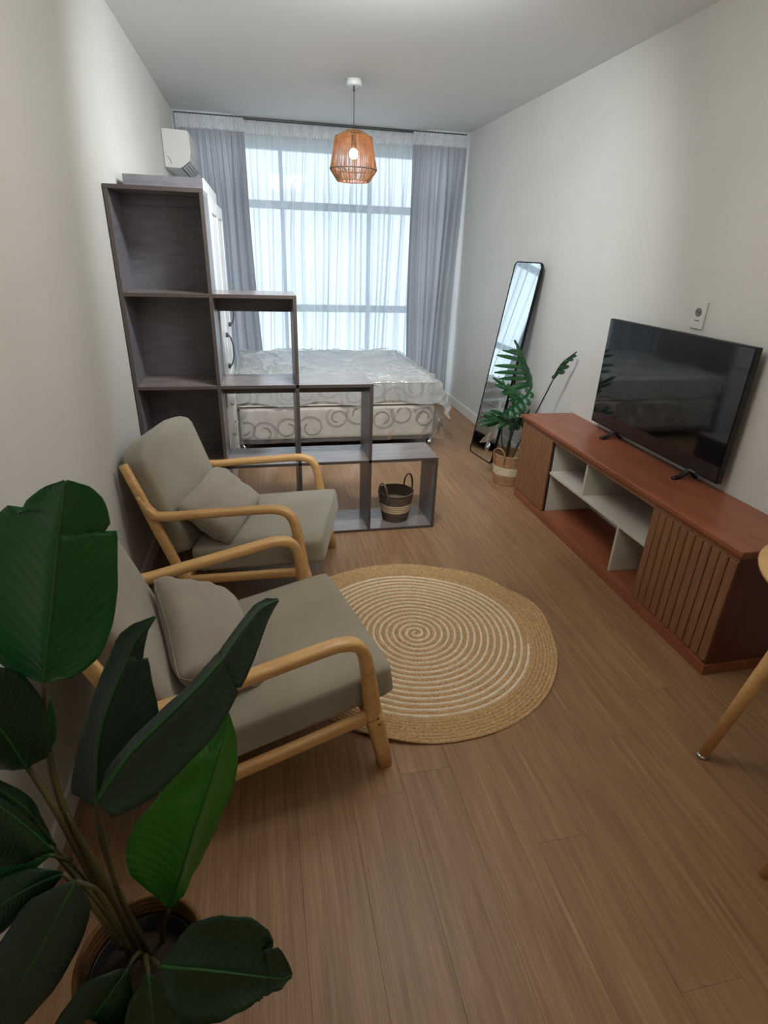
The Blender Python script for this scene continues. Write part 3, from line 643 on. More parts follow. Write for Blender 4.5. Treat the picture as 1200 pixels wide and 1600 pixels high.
# plant geometry: world coordinates of rib, left edge and right edge along each leaf
BIG_LEAVES = {
  'front_leaf': [((0.231,0.66,0.849),(0.23,0.66,0.851),(0.233,0.66,0.849)),((0.237,0.66,0.865),(0.192,0.67,0.862),(0.273,0.67,0.844)),((0.254,0.65,0.92),(0.159,0.67,0.91),(0.325,0.67,0.883)),((0.274,0.64,0.978),(0.158,0.67,0.982),(0.359,0.67,0.952)),((0.299,0.62,1.05),(0.18,0.65,1.078),(0.381,0.66,1.028)),((0.322,0.6,1.117),(0.204,0.63,1.143),(0.396,0.64,1.1)),((0.337,0.59,1.162),(0.237,0.62,1.175),(0.405,0.63,1.15)),((0.339,0.59,1.168),(0.247,0.62,1.185),(0.378,0.63,1.139)),((0.349,0.58,1.194),(0.275,0.61,1.21),(0.401,0.62,1.168)),((0.353,0.58,1.209),(0.291,0.6,1.201),(0.404,0.61,1.197)),((0.361,0.575,1.23),(0.307,0.595,1.223),(0.401,0.595,1.227)),((0.367,0.57,1.249),(0.341,0.58,1.248),(0.389,0.58,1.248)),((0.37,0.57,1.258),(0.367,0.57,1.259),(0.373,0.57,1.259))],
  'L3': [((0.242,0.7,0.473),(0.24,0.7,0.474),(0.245,0.7,0.473)),((0.251,0.7,0.523),(0.19,0.73,0.49),(0.297,0.7,0.503)),((0.266,0.71,0.61),(0.209,0.75,0.577),(0.381,0.71,0.569)),((0.286,0.72,0.684),(0.243,0.76,0.665),(0.392,0.72,0.647)),((0.312,0.73,0.745),(0.274,0.77,0.739),(0.39,0.73,0.71)),((0.334,0.74,0.789),(0.304,0.77,0.8),(0.386,0.74,0.79)),((0.345,0.745,0.809),(0.317,0.775,0.826),(0.385,0.745,0.813)),((0.352,0.75,0.823),(0.323,0.78,0.838),(0.371,0.75,0.798)),((0.368,0.75,0.855),(0.339,0.77,0.862),(0.384,0.75,0.845)),((0.385,0.76,0.873),(0.365,0.77,0.88),(0.391,0.76,0.867)),((0.406,0.77,0.892),(0.402,0.77,0.892),(0.406,0.77,0.889))],
  'L4': [((0.326,0.52,0.704),(0.326,0.52,0.707),(0.327,0.52,0.7)),((0.348,0.52,0.74),(0.336,0.55,0.734),(0.343,0.51,0.672)),((0.391,0.53,0.794),(0.372,0.58,0.765),(0.408,0.52,0.688)),((0.44,0.54,0.838),(0.42,0.6,0.802),(0.47,0.53,0.743)),((0.494,0.55,0.885),(0.479,0.61,0.851),(0.522,0.54,0.794)),((0.532,0.565,0.918),(0.519,0.615,0.895),(0.551,0.555,0.836)),((0.543,0.57,0.927),(0.532,0.62,0.906),(0.567,0.56,0.865)),((0.546,0.572,0.93),(0.539,0.612,0.919),(0.545,0.572,0.864)),((0.55,0.575,0.933),(0.542,0.615,0.923),(0.571,0.575,0.863)),((0.579,0.59,0.968),(0.572,0.62,0.962),(0.597,0.59,0.911)),((0.609,0.61,0.995),(0.6,0.63,0.992),(0.622,0.61,0.968)),((0.631,0.62,1.001),(0.622,0.63,1.004),(0.637,0.62,0.992)),((0.644,0.625,1.002),(0.641,0.625,1.005),(0.643,0.625,0.998))],
  'L5': [((0.388,0.56,0.316),(0.385,0.56,0.317),(0.39,0.56,0.315)),((0.397,0.56,0.345),(0.367,0.56,0.366),(0.419,0.56,0.349)),((0.426,0.56,0.429),(0.34,0.54,0.467),(0.438,0.59,0.369)),((0.451,0.57,0.505),(0.338,0.55,0.527),(0.479,0.6,0.445)),((0.475,0.58,0.569),(0.363,0.56,0.584),(0.508,0.61,0.512)),((0.496,0.6,0.619),(0.407,0.58,0.625),(0.535,0.63,0.565)),((0.515,0.61,0.672),(0.454,0.6,0.667),(0.546,0.64,0.632)),((0.527,0.63,0.707),(0.495,0.63,0.693),(0.546,0.64,0.698)),((0.537,0.64,0.748),(0.535,0.64,0.746),(0.538,0.64,0.746))],
  'L6': [((0.414,0.38,0.463),(0.414,0.38,0.467),(0.413,0.38,0.459)),((0.436,0.37,0.471),(0.427,0.39,0.478),(0.421,0.35,0.425)),((0.478,0.36,0.469),(0.473,0.39,0.543),(0.442,0.33,0.381)),((0.517,0.355,0.456),(0.52,0.385,0.556),(0.491,0.325,0.369)),((0.553,0.35,0.443),(0.567,0.38,0.543),(0.532,0.32,0.392)),((0.578,0.35,0.427),(0.594,0.37,0.516),(0.566,0.33,0.393)),((0.587,0.35,0.421),(0.601,0.37,0.482),(0.574,0.33,0.4)),((0.589,0.35,0.421),(0.582,0.36,0.482),(0.577,0.33,0.405)),((0.593,0.35,0.417),(0.607,0.36,0.484),(0.585,0.34,0.387)),((0.612,0.35,0.407),(0.623,0.36,0.43),(0.609,0.34,0.397)),((0.627,0.35,0.411),(0.628,0.35,0.415),(0.627,0.35,0.405))],
  'L2': [((0.187,0.62,0.695),(0.189,0.62,0.698),(0.185,0.62,0.694)),((0.185,0.61,0.738),(0.227,0.63,0.72),(0.159,0.61,0.709)),((0.182,0.6,0.795),(0.238,0.63,0.806),(0.12,0.62,0.709)),((0.175,0.59,0.849),(0.228,0.63,0.872),(0.101,0.62,0.752)),((0.168,0.58,0.9),(0.207,0.61,0.93),(0.108,0.6,0.837)),((0.153,0.57,0.962),(0.156,0.57,0.964),(0.151,0.57,0.96))],
  'sliver': [((0.196,0.68,0.668),(0.195,0.68,0.668),(0.197,0.68,0.668)),((0.209,0.68,0.705),(0.2,0.68,0.707),(0.215,0.68,0.696)),((0.218,0.68,0.752),(0.211,0.68,0.753),(0.225,0.68,0.748)),((0.226,0.68,0.8),(0.225,0.68,0.801),(0.227,0.68,0.8))],
  'L7a': [((0.199,0.6,0.507),(0.199,0.6,0.51),(0.2,0.6,0.503)),((0.191,0.59,0.581),(0.194,0.6,0.577),(0.188,0.59,0.542)),((0.183,0.58,0.644),(0.186,0.6,0.641),(0.18,0.58,0.597)),((0.168,0.57,0.696),(0.166,0.59,0.694),(0.157,0.57,0.642)),((0.134,0.56,0.768),(0.136,0.56,0.771),(0.133,0.56,0.766))],
  'L7b': [((0.216,0.56,0.542),(0.216,0.56,0.546),(0.214,0.56,0.539)),((0.199,0.55,0.617),(0.202,0.56,0.619),(0.209,0.54,0.569)),((0.185,0.54,0.675),(0.189,0.55,0.68),(0.193,0.52,0.582)),((0.171,0.53,0.723),(0.164,0.55,0.722),(0.159,0.51,0.599)),((0.149,0.52,0.763),(0.139,0.54,0.758),(0.129,0.5,0.651)),((0.126,0.5,0.807),(0.126,0.5,0.809),(0.122,0.5,0.801))],
  'L8': [((0.214,0.55,0.551),(0.215,0.55,0.554),(0.213,0.55,0.547)),((0.187,0.54,0.568),(0.19,0.55,0.577),(0.185,0.53,0.543)),((0.149,0.53,0.587),(0.146,0.55,0.606),(0.14,0.52,0.53)),((0.115,0.52,0.611),(0.117,0.53,0.634),(0.11,0.51,0.574)),((0.077,0.52,0.627),(0.078,0.52,0.63),(0.076,0.52,0.624))],
  'L8b': [((0.252,0.5,0.567),(0.253,0.5,0.57),(0.253,0.5,0.563)),((0.212,0.49,0.564),(0.221,0.5,0.59),(0.222,0.49,0.532)),((0.168,0.48,0.549),(0.159,0.5,0.581),(0.179,0.48,0.502)),((0.127,0.47,0.523),(0.122,0.48,0.556),(0.135,0.47,0.475)),((0.084,0.46,0.484),(0.084,0.46,0.488),(0.084,0.46,0.481))],
  'L9': [((0.289,0.46,0.599),(0.287,0.46,0.601),(0.29,0.46,0.597)),((0.256,0.45,0.542),(0.223,0.45,0.587),(0.294,0.47,0.513)),((0.214,0.44,0.466),(0.167,0.44,0.514),(0.254,0.47,0.402)),((0.162,0.43,0.38),(0.113,0.43,0.439),(0.195,0.46,0.304)),((0.121,0.42,0.316),(0.069,0.42,0.361),(0.142,0.44,0.259)),((0.075,0.42,0.227),(0.073,0.42,0.228),(0.076,0.42,0.226))],
  'L10': [((0.338,0.44,0.365),(0.336,0.44,0.366),(0.34,0.44,0.364)),((0.31,0.43,0.328),(0.278,0.43,0.373),(0.332,0.43,0.275)),((0.274,0.42,0.279),(0.229,0.43,0.309),(0.301,0.42,0.209)),((0.23,0.41,0.198),(0.192,0.42,0.238),(0.25,0.41,0.126)),((0.186,0.4,0.099),(0.184,0.4,0.1),(0.188,0.4,0.098))],
  'L11': [((0.386,0.4,0.412),(0.384,0.4,0.413),(0.388,0.4,0.411)),((0.384,0.39,0.363),(0.353,0.39,0.366),(0.423,0.39,0.336)),((0.381,0.38,0.291),(0.329,0.39,0.28),(0.431,0.38,0.256)),((0.376,0.37,0.203),(0.34,0.38,0.196),(0.413,0.37,0.185)),((0.371,0.36,0.11),(0.369,0.36,0.111),(0.373,0.36,0.108))],
}
BIG_STEMS = {
  'stem1': [((0.317,0.55,0.178),0.0100),((0.277,0.57,0.398),0.0090),((0.237,0.6,0.555),0.0075),((0.217,0.63,0.644),0.0060),((0.216,0.655,0.746),0.0050),((0.232,0.66,0.85),0.0040)],
  'stem2': [((0.311,0.54,0.2),0.0090),((0.265,0.56,0.448),0.0070),((0.225,0.59,0.611),0.0060),((0.187,0.62,0.696),0.0050)],
  'stem3': [((0.332,0.57,0.144),0.0060),((0.28,0.62,0.293),0.0050),((0.248,0.67,0.395),0.0040),((0.243,0.7,0.475),0.0030)],
  'stem4': [((0.342,0.53,0.208),0.0060),((0.316,0.53,0.442),0.0050),((0.319,0.525,0.621),0.0040),((0.326,0.52,0.705),0.0030)],
  'stem5': [((0.357,0.56,0.142),0.0060),((0.365,0.56,0.246),0.0050),((0.388,0.56,0.318),0.0040)],
  'stem6': [((0.353,0.5,0.264),0.0060),((0.38,0.44,0.373),0.0050),((0.414,0.38,0.463),0.0040)],
  'stem7': [((0.301,0.54,0.25),0.0070),((0.255,0.56,0.421),0.0060),((0.199,0.6,0.507),0.0040)],
  'stem8': [((0.313,0.52,0.262),0.0080),((0.274,0.53,0.426),0.0060),((0.238,0.55,0.5),0.0050),((0.216,0.56,0.542),0.0040)],
  'stem9': [((0.24,0.56,0.512),0.0040),((0.214,0.55,0.551),0.0030)],
  'stem10': [((0.309,0.5,0.324),0.0060),((0.289,0.48,0.506),0.0050),((0.252,0.5,0.567),0.0040)],
  'stem11': [((0.327,0.49,0.315),0.0050),((0.321,0.46,0.548),0.0040),((0.289,0.46,0.599),0.0040)],
  'stem12': [((0.341,0.5,0.268),0.0060),((0.351,0.46,0.365),0.0050),((0.338,0.44,0.365),0.0040)],
  'stem13': [((0.349,0.5,0.265),0.0060),((0.371,0.44,0.387),0.0050),((0.386,0.4,0.412),0.0040)],
  'sheath': [((0.317,0.545,0.176),0.0140),((0.304,0.55,0.319),0.0130),((0.273,0.565,0.466),0.0100),((0.251,0.58,0.562),0.0060),((0.241,0.59,0.603),0.0020)],
}
MONSTERA = {
  'fan': ([(2.496,3.47,0.714),(2.428,3.46,0.847),(2.369,3.45,0.957),(2.32,3.44,1.039)],[((2.488,3.47,0.733),(2.332,3.45,0.712),0.040),((2.473,3.47,0.769),(2.242,3.42,0.795),0.026),((2.443,3.46,0.811),(2.195,3.4,0.843),0.026),((2.428,3.46,0.847),(2.189,3.39,0.891),0.026),((2.406,3.46,0.895),(2.199,3.4,0.957),0.026),((2.387,3.45,0.931),(2.231,3.4,0.986),0.018),((2.368,3.45,0.961),(2.282,3.42,0.979),0.018),((2.344,3.44,1.001),(2.315,3.44,1.039),0.018),((2.395,3.45,0.905),(2.442,3.48,0.874),0.035),((2.427,3.46,0.851),(2.5,3.5,0.812),0.040),((2.448,3.46,0.807),(2.533,3.51,0.76),0.044),((2.479,3.47,0.76),(2.548,3.52,0.693),0.040),((2.488,3.47,0.733),(2.437,3.49,0.715),0.040)]),
  'low': ([(2.403,3.42,0.627),(2.333,3.41,0.681),(2.259,3.4,0.737),(2.178,3.39,0.797)],[((2.381,3.42,0.646),(2.315,3.4,0.643),0.040),((2.333,3.41,0.681),(2.251,3.39,0.7),0.035),((2.291,3.4,0.715),(2.193,3.37,0.758),0.026),((2.259,3.4,0.742),(2.168,3.37,0.806),0.022),((2.349,3.41,0.671),(2.349,3.43,0.734),0.040),((2.311,3.41,0.703),(2.308,3.43,0.752),0.031),((2.269,3.4,0.733),(2.253,3.42,0.782),0.018),((2.402,3.42,0.636),(2.404,3.44,0.686),0.040)]),
  'shiny': ([(2.272,3.38,0.54),(2.325,3.36,0.58),(2.402,3.36,0.647),(2.466,3.38,0.73)],[((2.277,3.38,0.54),(2.173,3.36,0.584),0.026),((2.29,3.38,0.548),(2.291,3.35,0.515),0.040),((2.312,3.36,0.572),(2.333,3.32,0.536),0.044),((2.347,3.36,0.598),(2.382,3.32,0.558),0.044),((2.376,3.36,0.625),(2.412,3.32,0.584),0.044),((2.405,3.36,0.656),(2.444,3.33,0.622),0.044),((2.443,3.38,0.69),(2.476,3.36,0.668),0.040),((2.325,3.36,0.58),(2.33,3.38,0.607),0.035),((2.368,3.36,0.616),(2.363,3.38,0.647),0.035),((2.401,3.36,0.651),(2.391,3.38,0.687),0.035),((2.438,3.38,0.691),(2.428,3.4,0.726),0.031),((2.458,3.38,0.717),(2.456,3.39,0.759),0.026)]),
  'left': ([(2.398,3.42,0.46),(2.307,3.4,0.487),(2.208,3.38,0.514),(2.125,3.37,0.546)],[((2.367,3.42,0.47),(2.365,3.4,0.42),0.035),((2.327,3.4,0.482),(2.241,3.37,0.451),0.031),((2.287,3.4,0.492),(2.162,3.37,0.467),0.026),((2.248,3.38,0.504),(2.096,3.35,0.479),0.022),((2.223,3.38,0.513),(2.087,3.36,0.509),0.022),((2.188,3.38,0.523),(2.11,3.38,0.544),0.022),((2.281,3.4,0.497),(2.236,3.42,0.539),0.035),((2.232,3.38,0.513),(2.164,3.4,0.555),0.031),((2.332,3.4,0.482),(2.31,3.42,0.528),0.035),((2.382,3.42,0.465),(2.395,3.44,0.506),0.040)]),
  'back': ([(2.41,3.5,0.408),(2.466,3.5,0.445),(2.509,3.5,0.492),(2.532,3.5,0.539)],[((2.424,3.5,0.417),(2.393,3.5,0.389),0.035),((2.456,3.5,0.44),(2.444,3.48,0.393),0.044),((2.492,3.5,0.468),(2.492,3.48,0.411),0.040),((2.466,3.5,0.445),(2.43,3.5,0.484),0.035),((2.509,3.5,0.492),(2.469,3.5,0.526),0.031),((2.518,3.5,0.501),(2.537,3.49,0.446),0.031)]),
  'spear': ([(2.571,3.3,0.803),(2.595,3.26,0.896),(2.624,3.23,0.951),(2.653,3.2,1.001)],[((2.582,3.3,0.825),(2.556,3.3,0.812),0.018),((2.575,3.26,0.854),(2.641,3.28,0.858),0.031),((2.589,3.26,0.879),(2.667,3.28,0.896),0.026),((2.604,3.26,0.9),(2.579,3.26,0.884),0.026),((2.613,3.23,0.939),(2.591,3.23,0.931),0.022),((2.632,3.23,0.96),(2.682,3.24,0.97),0.018),((2.617,3.23,0.943),(2.664,3.24,0.945),0.022)]),
}
MONSTERA_STEMS = [[(2.381,3.47,0.15),(2.395,3.47,0.31),(2.444,3.47,0.502),(2.496,3.47,0.714)],
  [(2.366,3.46,0.154),(2.376,3.45,0.317),(2.389,3.43,0.514),(2.403,3.42,0.627)],
  [(2.351,3.45,0.159),(2.307,3.42,0.329),(2.282,3.4,0.455),(2.272,3.38,0.54)],
  [(2.361,3.46,0.155),(2.364,3.44,0.296),(2.389,3.42,0.413),(2.398,3.42,0.46)],
  [(2.386,3.48,0.146),(2.402,3.49,0.253),(2.41,3.5,0.408)],
  [(2.417,3.49,0.141),(2.469,3.44,0.341),(2.525,3.37,0.573),(2.571,3.3,0.803)]]
# ------------------------------------------------------------ round braided rug
def rug():
    cx, cy = 1.243, 1.757
    r = empty('round_rug', (cx, cy, 0), label='round braided jute rug with cream spiral on the floor before the armchairs', cat='rug')
    def wave(x, y, rad):
        a = math.atan2(y, x); e = max(0, (rad-.44)/.18)**2
        return e*.010*(1+math.sin(a*9+.7))*(.5+.5*math.sin(a*2.3+1))+.0015*(1+math.sin(x*9+y*7))
    def braid(name, m, r0, r1, pitch, off, width, height, step, period, seed):
        # Archimedean spiral of flattened plait; rings of 5 points over the top
        a = 2*math.pi*(r0/pitch)+.001; verts = []; faces = []; s = 0; rng = random.Random(seed); n = 0; prof = [(-.5, 0), (-.42, .55), (0, 1), (.42, .55), (.5, 0)]
        while True:
            rad = pitch*a/(2*math.pi)
            if rad > r1: break
            rr = rad+off; irr = 1+.010*math.sin(3*a+1)+.006*math.sin(5*a); irr = 1+(irr-1)*min(1, rad/.2)
            ph = 2*math.pi*s/period
            for k, (lx, lz) in enumerate(prof):
                bump = .22*math.sin(ph+(k-2)*1.5); q = (rr+lx*width)*irr
                x, y = q*math.cos(a), q*math.sin(a)
                verts.append((x, y, wave(x, y, q)+.0008+height*lz*(1+bump)))
            if n:
                b0 = (n-1)*5; b1 = n*5
                for k in range(4): faces.append((b0+k, b0+k+1, b1+k+1, b1+k))
            n += 1; ds = step; s += ds; a += ds/max(rr, .012)
        me = bpy.data.meshes.new(name); me.from_pydata(verts, [], faces); me.flip_normals() if False else None
        o = put(name, me, m, r, True); return o
    P = .0295
    braid('cream_braid', M['cream_braid'], .004, .500, P, .0, .0145, .0080, .0042, .016, 1)
    braid('jute_braid', M['jute'], .004, .498, P, P/2, .0165, .0062, .0042, .017, 2)
    tag(braid('border_braid', M['jute'], .513, .616, .0150, .0, .0158, .0070, .0042, .017, 3))
    def back(u, v):
        a = 2*math.pi*u; q = .618*v*(1+.010*math.sin(3*a+1)+.006*math.sin(5*a)); x, y = q*math.cos(a), q*math.sin(a); return (x, y, wave(x, y, q)+.0006)
    put('backing', grid_mesh('backing', 90, 14, back), M['jute'], r, True)
rug()

# ------------------------------------------------------------ armchairs
def armchair(loc, rz, label):
    r = empty('armchair', loc, rz, label, 'armchair', 'armchairs along the left wall')
    w = .334
    for s in (-1, 1):
        v = s*w
        arm = cat_rom([(-.745, .575, .010), (-.705, .500, .020), (-.655, .480, .019), (-.45, .505, .0175), (-.22, .534, .0175), (-.155, .537, .0175), (-.108, .522, .0185), (-.082, .478, .0195), (-.068, .40, .022), (-.057, .31, .0255), (-.0475, .225, .0285)], 5)
        b = bmesh.new(); sweep(b, [(p[0], v, p[1]) for p in arm], [(.0225 if p[2] > .012 else .015, p[2]) for p in arm], 14, up=(0, 1, 0), sq=1)
        # section axes: side = in the chair plane, up = across -> swap
        b.free(); b = bmesh.new(); sweep(b, [(p[0], v, p[1]) for p in arm], [(p[2], .0225) for p in arm], 16, up=(0, 1, 0), sq=.62); put('armrest', b, M['beech'], r, True)
        leg = [(-.0490, .245, .0288), (-.040, .20, .0288), (-.014, .08, .026), (0, 0, .0235)]
        b = bmesh.new(); sweep(b, [(p[0], v, p[1]) for p in leg], [(p[2], .0224) for p in leg], 16, up=(0, 1, 0), sq=.55); put('front_leg', b, M['beech'], r, True)
        post = [(-.790, .712, .018), (-.74, .575, .020), (-.69, .43, .023), (-.64, .29, .023), (-.60, .17, .023), (-.598, .145, .022)]
        b = bmesh.new(); sweep(b, [(p[0], v, p[1]) for p in post], [(p[2], .016) for p in post], 14, up=(0, 1, 0), sq=.6); put('back_post', b, M['beech'], r, True)
        rl = [(-.60, .175, .019), (-.60, .12, .019), (-.635, .0, .016)]
        b = bmesh.new(); sweep(b, [(p[0], v, p[1]) for p in rl], [(p[2], .0185) for p in rl], 14, up=(0, 1, 0), sq=.6); put('rear_leg', b, M['beech'], r, True)
        rail = [(-.605, .155, .024), (-.54, .168, .021), (-.3, .200, .021), (-.10, .228, .022), (-.045, .238, .030)]
        b = bmesh.new(); sweep(b, [(p[0], v, p[1]) for p in rail], [(p[2], .015) for p in rail], 12, up=(0, 1, 0), sq=.6); put('side_rail', b, M['beech'], r, True)
        for (u, z) in ((-.040, .232), (-.034, .205)):
            b = bmesh.new(); bmesh.ops.create_cone(b, cap_ends=True, segments=14, radius1=.0055, radius2=.0055, depth=.002); bmesh.ops.rotate(b, verts=b.verts, matrix=Matrix.Rotation(math.pi/2, 3, 'X'))
            put('dowel_plug', b, M['slat'], r, loc=(u, s*(w+.0222), z))
    for nm, u, z, hh in (('cross_rail', -.055, .215, .02), ('cross_rail', -.585, .165, .02), ('cross_rail', -.755, .60, .016)):
        b = bmesh.new(); sweep(b, [(u, -w, z), (u, w, z)], (.010, hh), 10, up=(0, 0, 1), sq=.5); put(nm, b, M['beech'], r, True)
    # seat cushion, tilted back
    th = math.atan2(.079, .61); c = Vector((-.262, 0, .2975-.012))
    b = rounded('seat_cushion', .302, .309, .064, .026, 12, puff=.010)
    bmesh.ops.rotate(b, verts=b.verts, matrix=Matrix.Rotation(-th, 3, 'Y')); put('seat_cushion', b, M['fabric'], r, True, loc=c)
    # seam piping on the cushion edge
    # back cushion leaning with the posts
    b = rounded('back_cushion', .058, .301, .262, .032, 12)
    for v in b.verts:      # rounder upper corners
        k = max(0, v.co.z/.262); a = abs(v.co.y)/.301
        if k > .35 and a > .55: v.co.z -= .05*((k-.35)/.65)*((a-.55)/.45)**2
        v.co.x += .010*(1-(v.co.y/.301)**2)*(1-(v.co.z/.262)**2)
    ang = math.atan2(.185, .548); bmesh.ops.rotate(b, verts=b.verts, matrix=Matrix.Rotation(-ang, 3, 'Y'))
    put('back_cushion', b, M['fabric'], r, True, loc=(-.700, 0, .520))
    return r
armchair((.886, 1.427, 0), .229, 'nearest light-wood armchair with taupe cushions beside the rug and large plant')
armchair((.893, 2.296, 0), -.238, 'farther light-wood armchair with taupe cushions in front of the divider shelf')

def lumbar_pillow(chair_loc, chair_rz, c, psi, tilt, roll, label, seed):
    hl, hs, ht = .228, .150, .080
    def side(sg):
        def f(u, v):
            a, b = 2*u-1, 2*v-1; e = (1-abs(a)**3.2)*(1-abs(b)**3.2); t = sg*ht*max(e, 0)**.5
            pin = 1-.10*(1-abs(a)**2)*abs(b)**3; pin2 = 1-.06*(1-abs(b)**2)*abs(a)**3; cr_ = 1-.07*abs(a*b)**5
            wr = .004*math.sin(a*9+b*5+seed)*math.exp(-((abs(a)-.85)/.3)**2)+.003*math.sin(b*14+a*3+seed)*math.exp(-((abs(a)-.9)/.25)**2)
            return (a*hl*pin2*cr_, b*hs*pin*cr_, t+sg*wr*(e > .03))
        return f
    me = bmesh.new()
    for sg in (-1, 1):
        g = grid_mesh('g', 36, 26, side(sg)); me.from_mesh(g); bpy.data.meshes.remove(g)
    bmesh.ops.remove_doubles(me, verts=me.verts, dist=.0008); bmesh.ops.recalc_face_normals(me, faces=me.faces)
    e1 = Vector((-math.sin(psi)*math.cos(roll), math.cos(psi)*math.cos(roll), math.sin(roll))); h = Vector((math.cos(psi), math.sin(psi), 0)); e2 = -h*math.cos(tilt)+Vector((0, 0, math.sin(tilt)))
    e2 = (e2-e1*e2.dot(e1)).normalized(); e3 = e1.cross(e2)
    R = Matrix((e1, e2, e3)).transposed(); Rz = Matrix.Rotation(chair_rz, 3, 'Z')
    o = put('lumbar_cushion', me, M['pillow'], None, True)
    o.location = Vector(chair_loc)+Rz@Vector(c); o.rotation_mode = 'QUATERNION'; o.rotation_quaternion = (Rz@R).to_quaternion()
    sm = bmesh.new(); P = []
    for k in range(80):
        t = k/80*4; i = int(t); q = 2*(t-i)-1; a, b = ((q, -1), (1, q), (-q, 1), (-1, -q))[i]
        P.append((a*hl*(1-.06*(1-b*b)*abs(a)**3), b*hs*(1-.10*(1-a*a)*abs(b)**3), 0)); P[-1] = tuple(np.array(P[-1])*(1-.07*abs(a*b)**5))
    sweep(sm, P, .0014, 6, closed=True); put('seam', sm, M['pillow'], o, True)
    tag(o, label, 'cushion', 'lumbar cushions on the armchairs')
lumbar_pillow((.886, 1.427, 0), .229, (-.478, .008, .440), .05, .55, .18, 'light taupe lumbar cushion on the nearest armchair', 1)
lumbar_pillow((.893, 2.296, 0), -.238, (-.478, -.075, .436), -.085, .66, .066, 'light taupe lumbar cushion on the farther armchair', 4)

# ------------------------------------------------------------ baskets
def woven_band(nm, m, par, prof, rows, seg=48):
    """stack of coiled rows following (r,z) from prof[0] to prof[1]"""
    (r0, z0), (r1, z1) = prof; b = bmesh.new(); P = []
    n = rows*6
    for k in range(n+1):
        t = k/n; bump = .0016*abs(math.sin(math.pi*t*rows)); P.append((r0+(r1-r0)*t+bump, z0+(z1-z0)*t))
    inner = [(p[0]-.007-.0016, p[1]) for p in reversed(P)]
    lathe(b, P+inner, seg, closed=True); return put(nm, b, M[m], par, True)
def basket(name, loc, rz, rb, rt, h, bands, label, hand=(.055, .075), base='basket_brown', hm='basket_brown'):
    r = empty(name, loc, rz, label, 'basket')
    z = 0
    for (zb, m, n) in bands:
        f = lambda q: rb+(rt-rb)*(q/h)**.8
        woven_band('woven_band', m, r, ((f(z), z+.001), (f(zb), zb)), n); z = zb
    b = bmesh.new(); lathe(b, [(0, .004), (rb-.003, .004), (rb-.003, .010), (0, .010)], 32); put('base', b, M[base], r, True)
    b = bmesh.new(); sweep(b, [((rt-.003)*math.cos(a), (rt-.003)*math.sin(a), h) for a in [2*math.pi*k/40 for k in range(40)]], .0055, 6, closed=True); put('rim', b, M[bands[-1][1]], r, True)
    for s in (-1, 1) if hand else ():
        hw, hh = hand; pts = cat_rom([(s*(rt+.004), -hw*.85, h-.05), (s*(rt+.005), -hw, h-.005), (s*(rt+.010), -hw*.85, h+hh*.6), (s*(rt+.014), -hw*.3, h+hh), (s*(rt+.014), hw*.3, h+hh), (s*(rt+.010), hw*.85, h+hh*.6), (s*(rt+.005), hw, h-.005), (s*(rt+.004), hw*.85, h-.05)], 5)
        b = bmesh.new(); sweep(b, pts, (.0035, .0075), 8, up=(1, 0, 0)); put('handle', b, M[hm], r, True)
    return r
basket('woven_basket', (1.408, 2.915, .0185), .62, .078, .110, .185, [(.062, 'basket_brown', 5), (.118, 'basket_cream', 4), (.185, 'basket_brown', 5)], 'small brown and cream striped basket on the lowest cube of the divider shelf', (.034, .078))

# ------------------------------------------------------------ split-leaf plant in a striped basket
def finger_leaf(name, mid, fingers, parent, m):
    b = bmesh.new(); mp = [Vector(p) for p in mid]
    org = parent.matrix_basis.translation
    def strip(A, B, w, side):
        d = (B-A); L = d.length; d.normalize()
        # widest at 2/3, pointed tip, gently curled
        s = d.cross(side); s = s.normalized() if s.length > 1e-5 else Vector((1, 0, 0)); nrm = s.cross(d); prev = None
        for k in range(7):
            t = k/6; ww = w*(.62+.5*math.sin(math.pi*min(1, t*1.05))**1)*(1 if t < .85 else .55); c = A+(B-A)*t+nrm*(-.10*L*t*t)-Vector((0, 0, .04*L*t*t))
            ring = [b.verts.new(c-s*ww/2-org), b.verts.new(c+nrm*ww*.12-org), b.verts.new(c+s*ww/2-org)]
            if prev:
                for q in range(2): b.faces.new((prev[q], prev[q+1], ring[q+1], ring[q]))
            prev = ring
    cen = sum(mp, Vector())/len(mp); view = (Vector((.2, -1, .35))).normalized()
    for A, B, w in fingers: strip(Vector(A), Vector(B), w, view)
    # blade round the rib: tapered ribbon joining the lobes
    sm = [Vector(p) for p in cat_rom(mid, 5)]; n = len(sm); wid = max(w for _, _, w in fingers)*1.0
    prev = None
    for i, p in enumerate(sm):
        t = (sm[min(i+1, n-1)]-sm[max(i-1, 0)]).normalized(); s = t.cross(view).normalized(); ww = wid*(.55+.7*math.sin(math.pi*(i/(n-1))**.7))*(1-.7*(i/(n-1))**3)
        ring = [b.verts.new(p-s*ww/2-org), b.verts.new(p+view*-.002-org), b.verts.new(p+s*ww/2-org)]
        if prev:
            for q in range(2): b.faces.new((prev[q], prev[q+1], ring[q+1], ring[q]))
        prev = ring
    uv = b.loops.layers.uv.new()
    for f in b.faces:
        for k, l in enumerate(f.loops): l[uv].uv = ((0, 0), (1, 0), (1, 1), (0, 1))[k % 4]
    o = put(name, b, m, parent); md = o.modifiers.new('thickness', 'SOLIDIFY'); md.thickness = .0012; return o
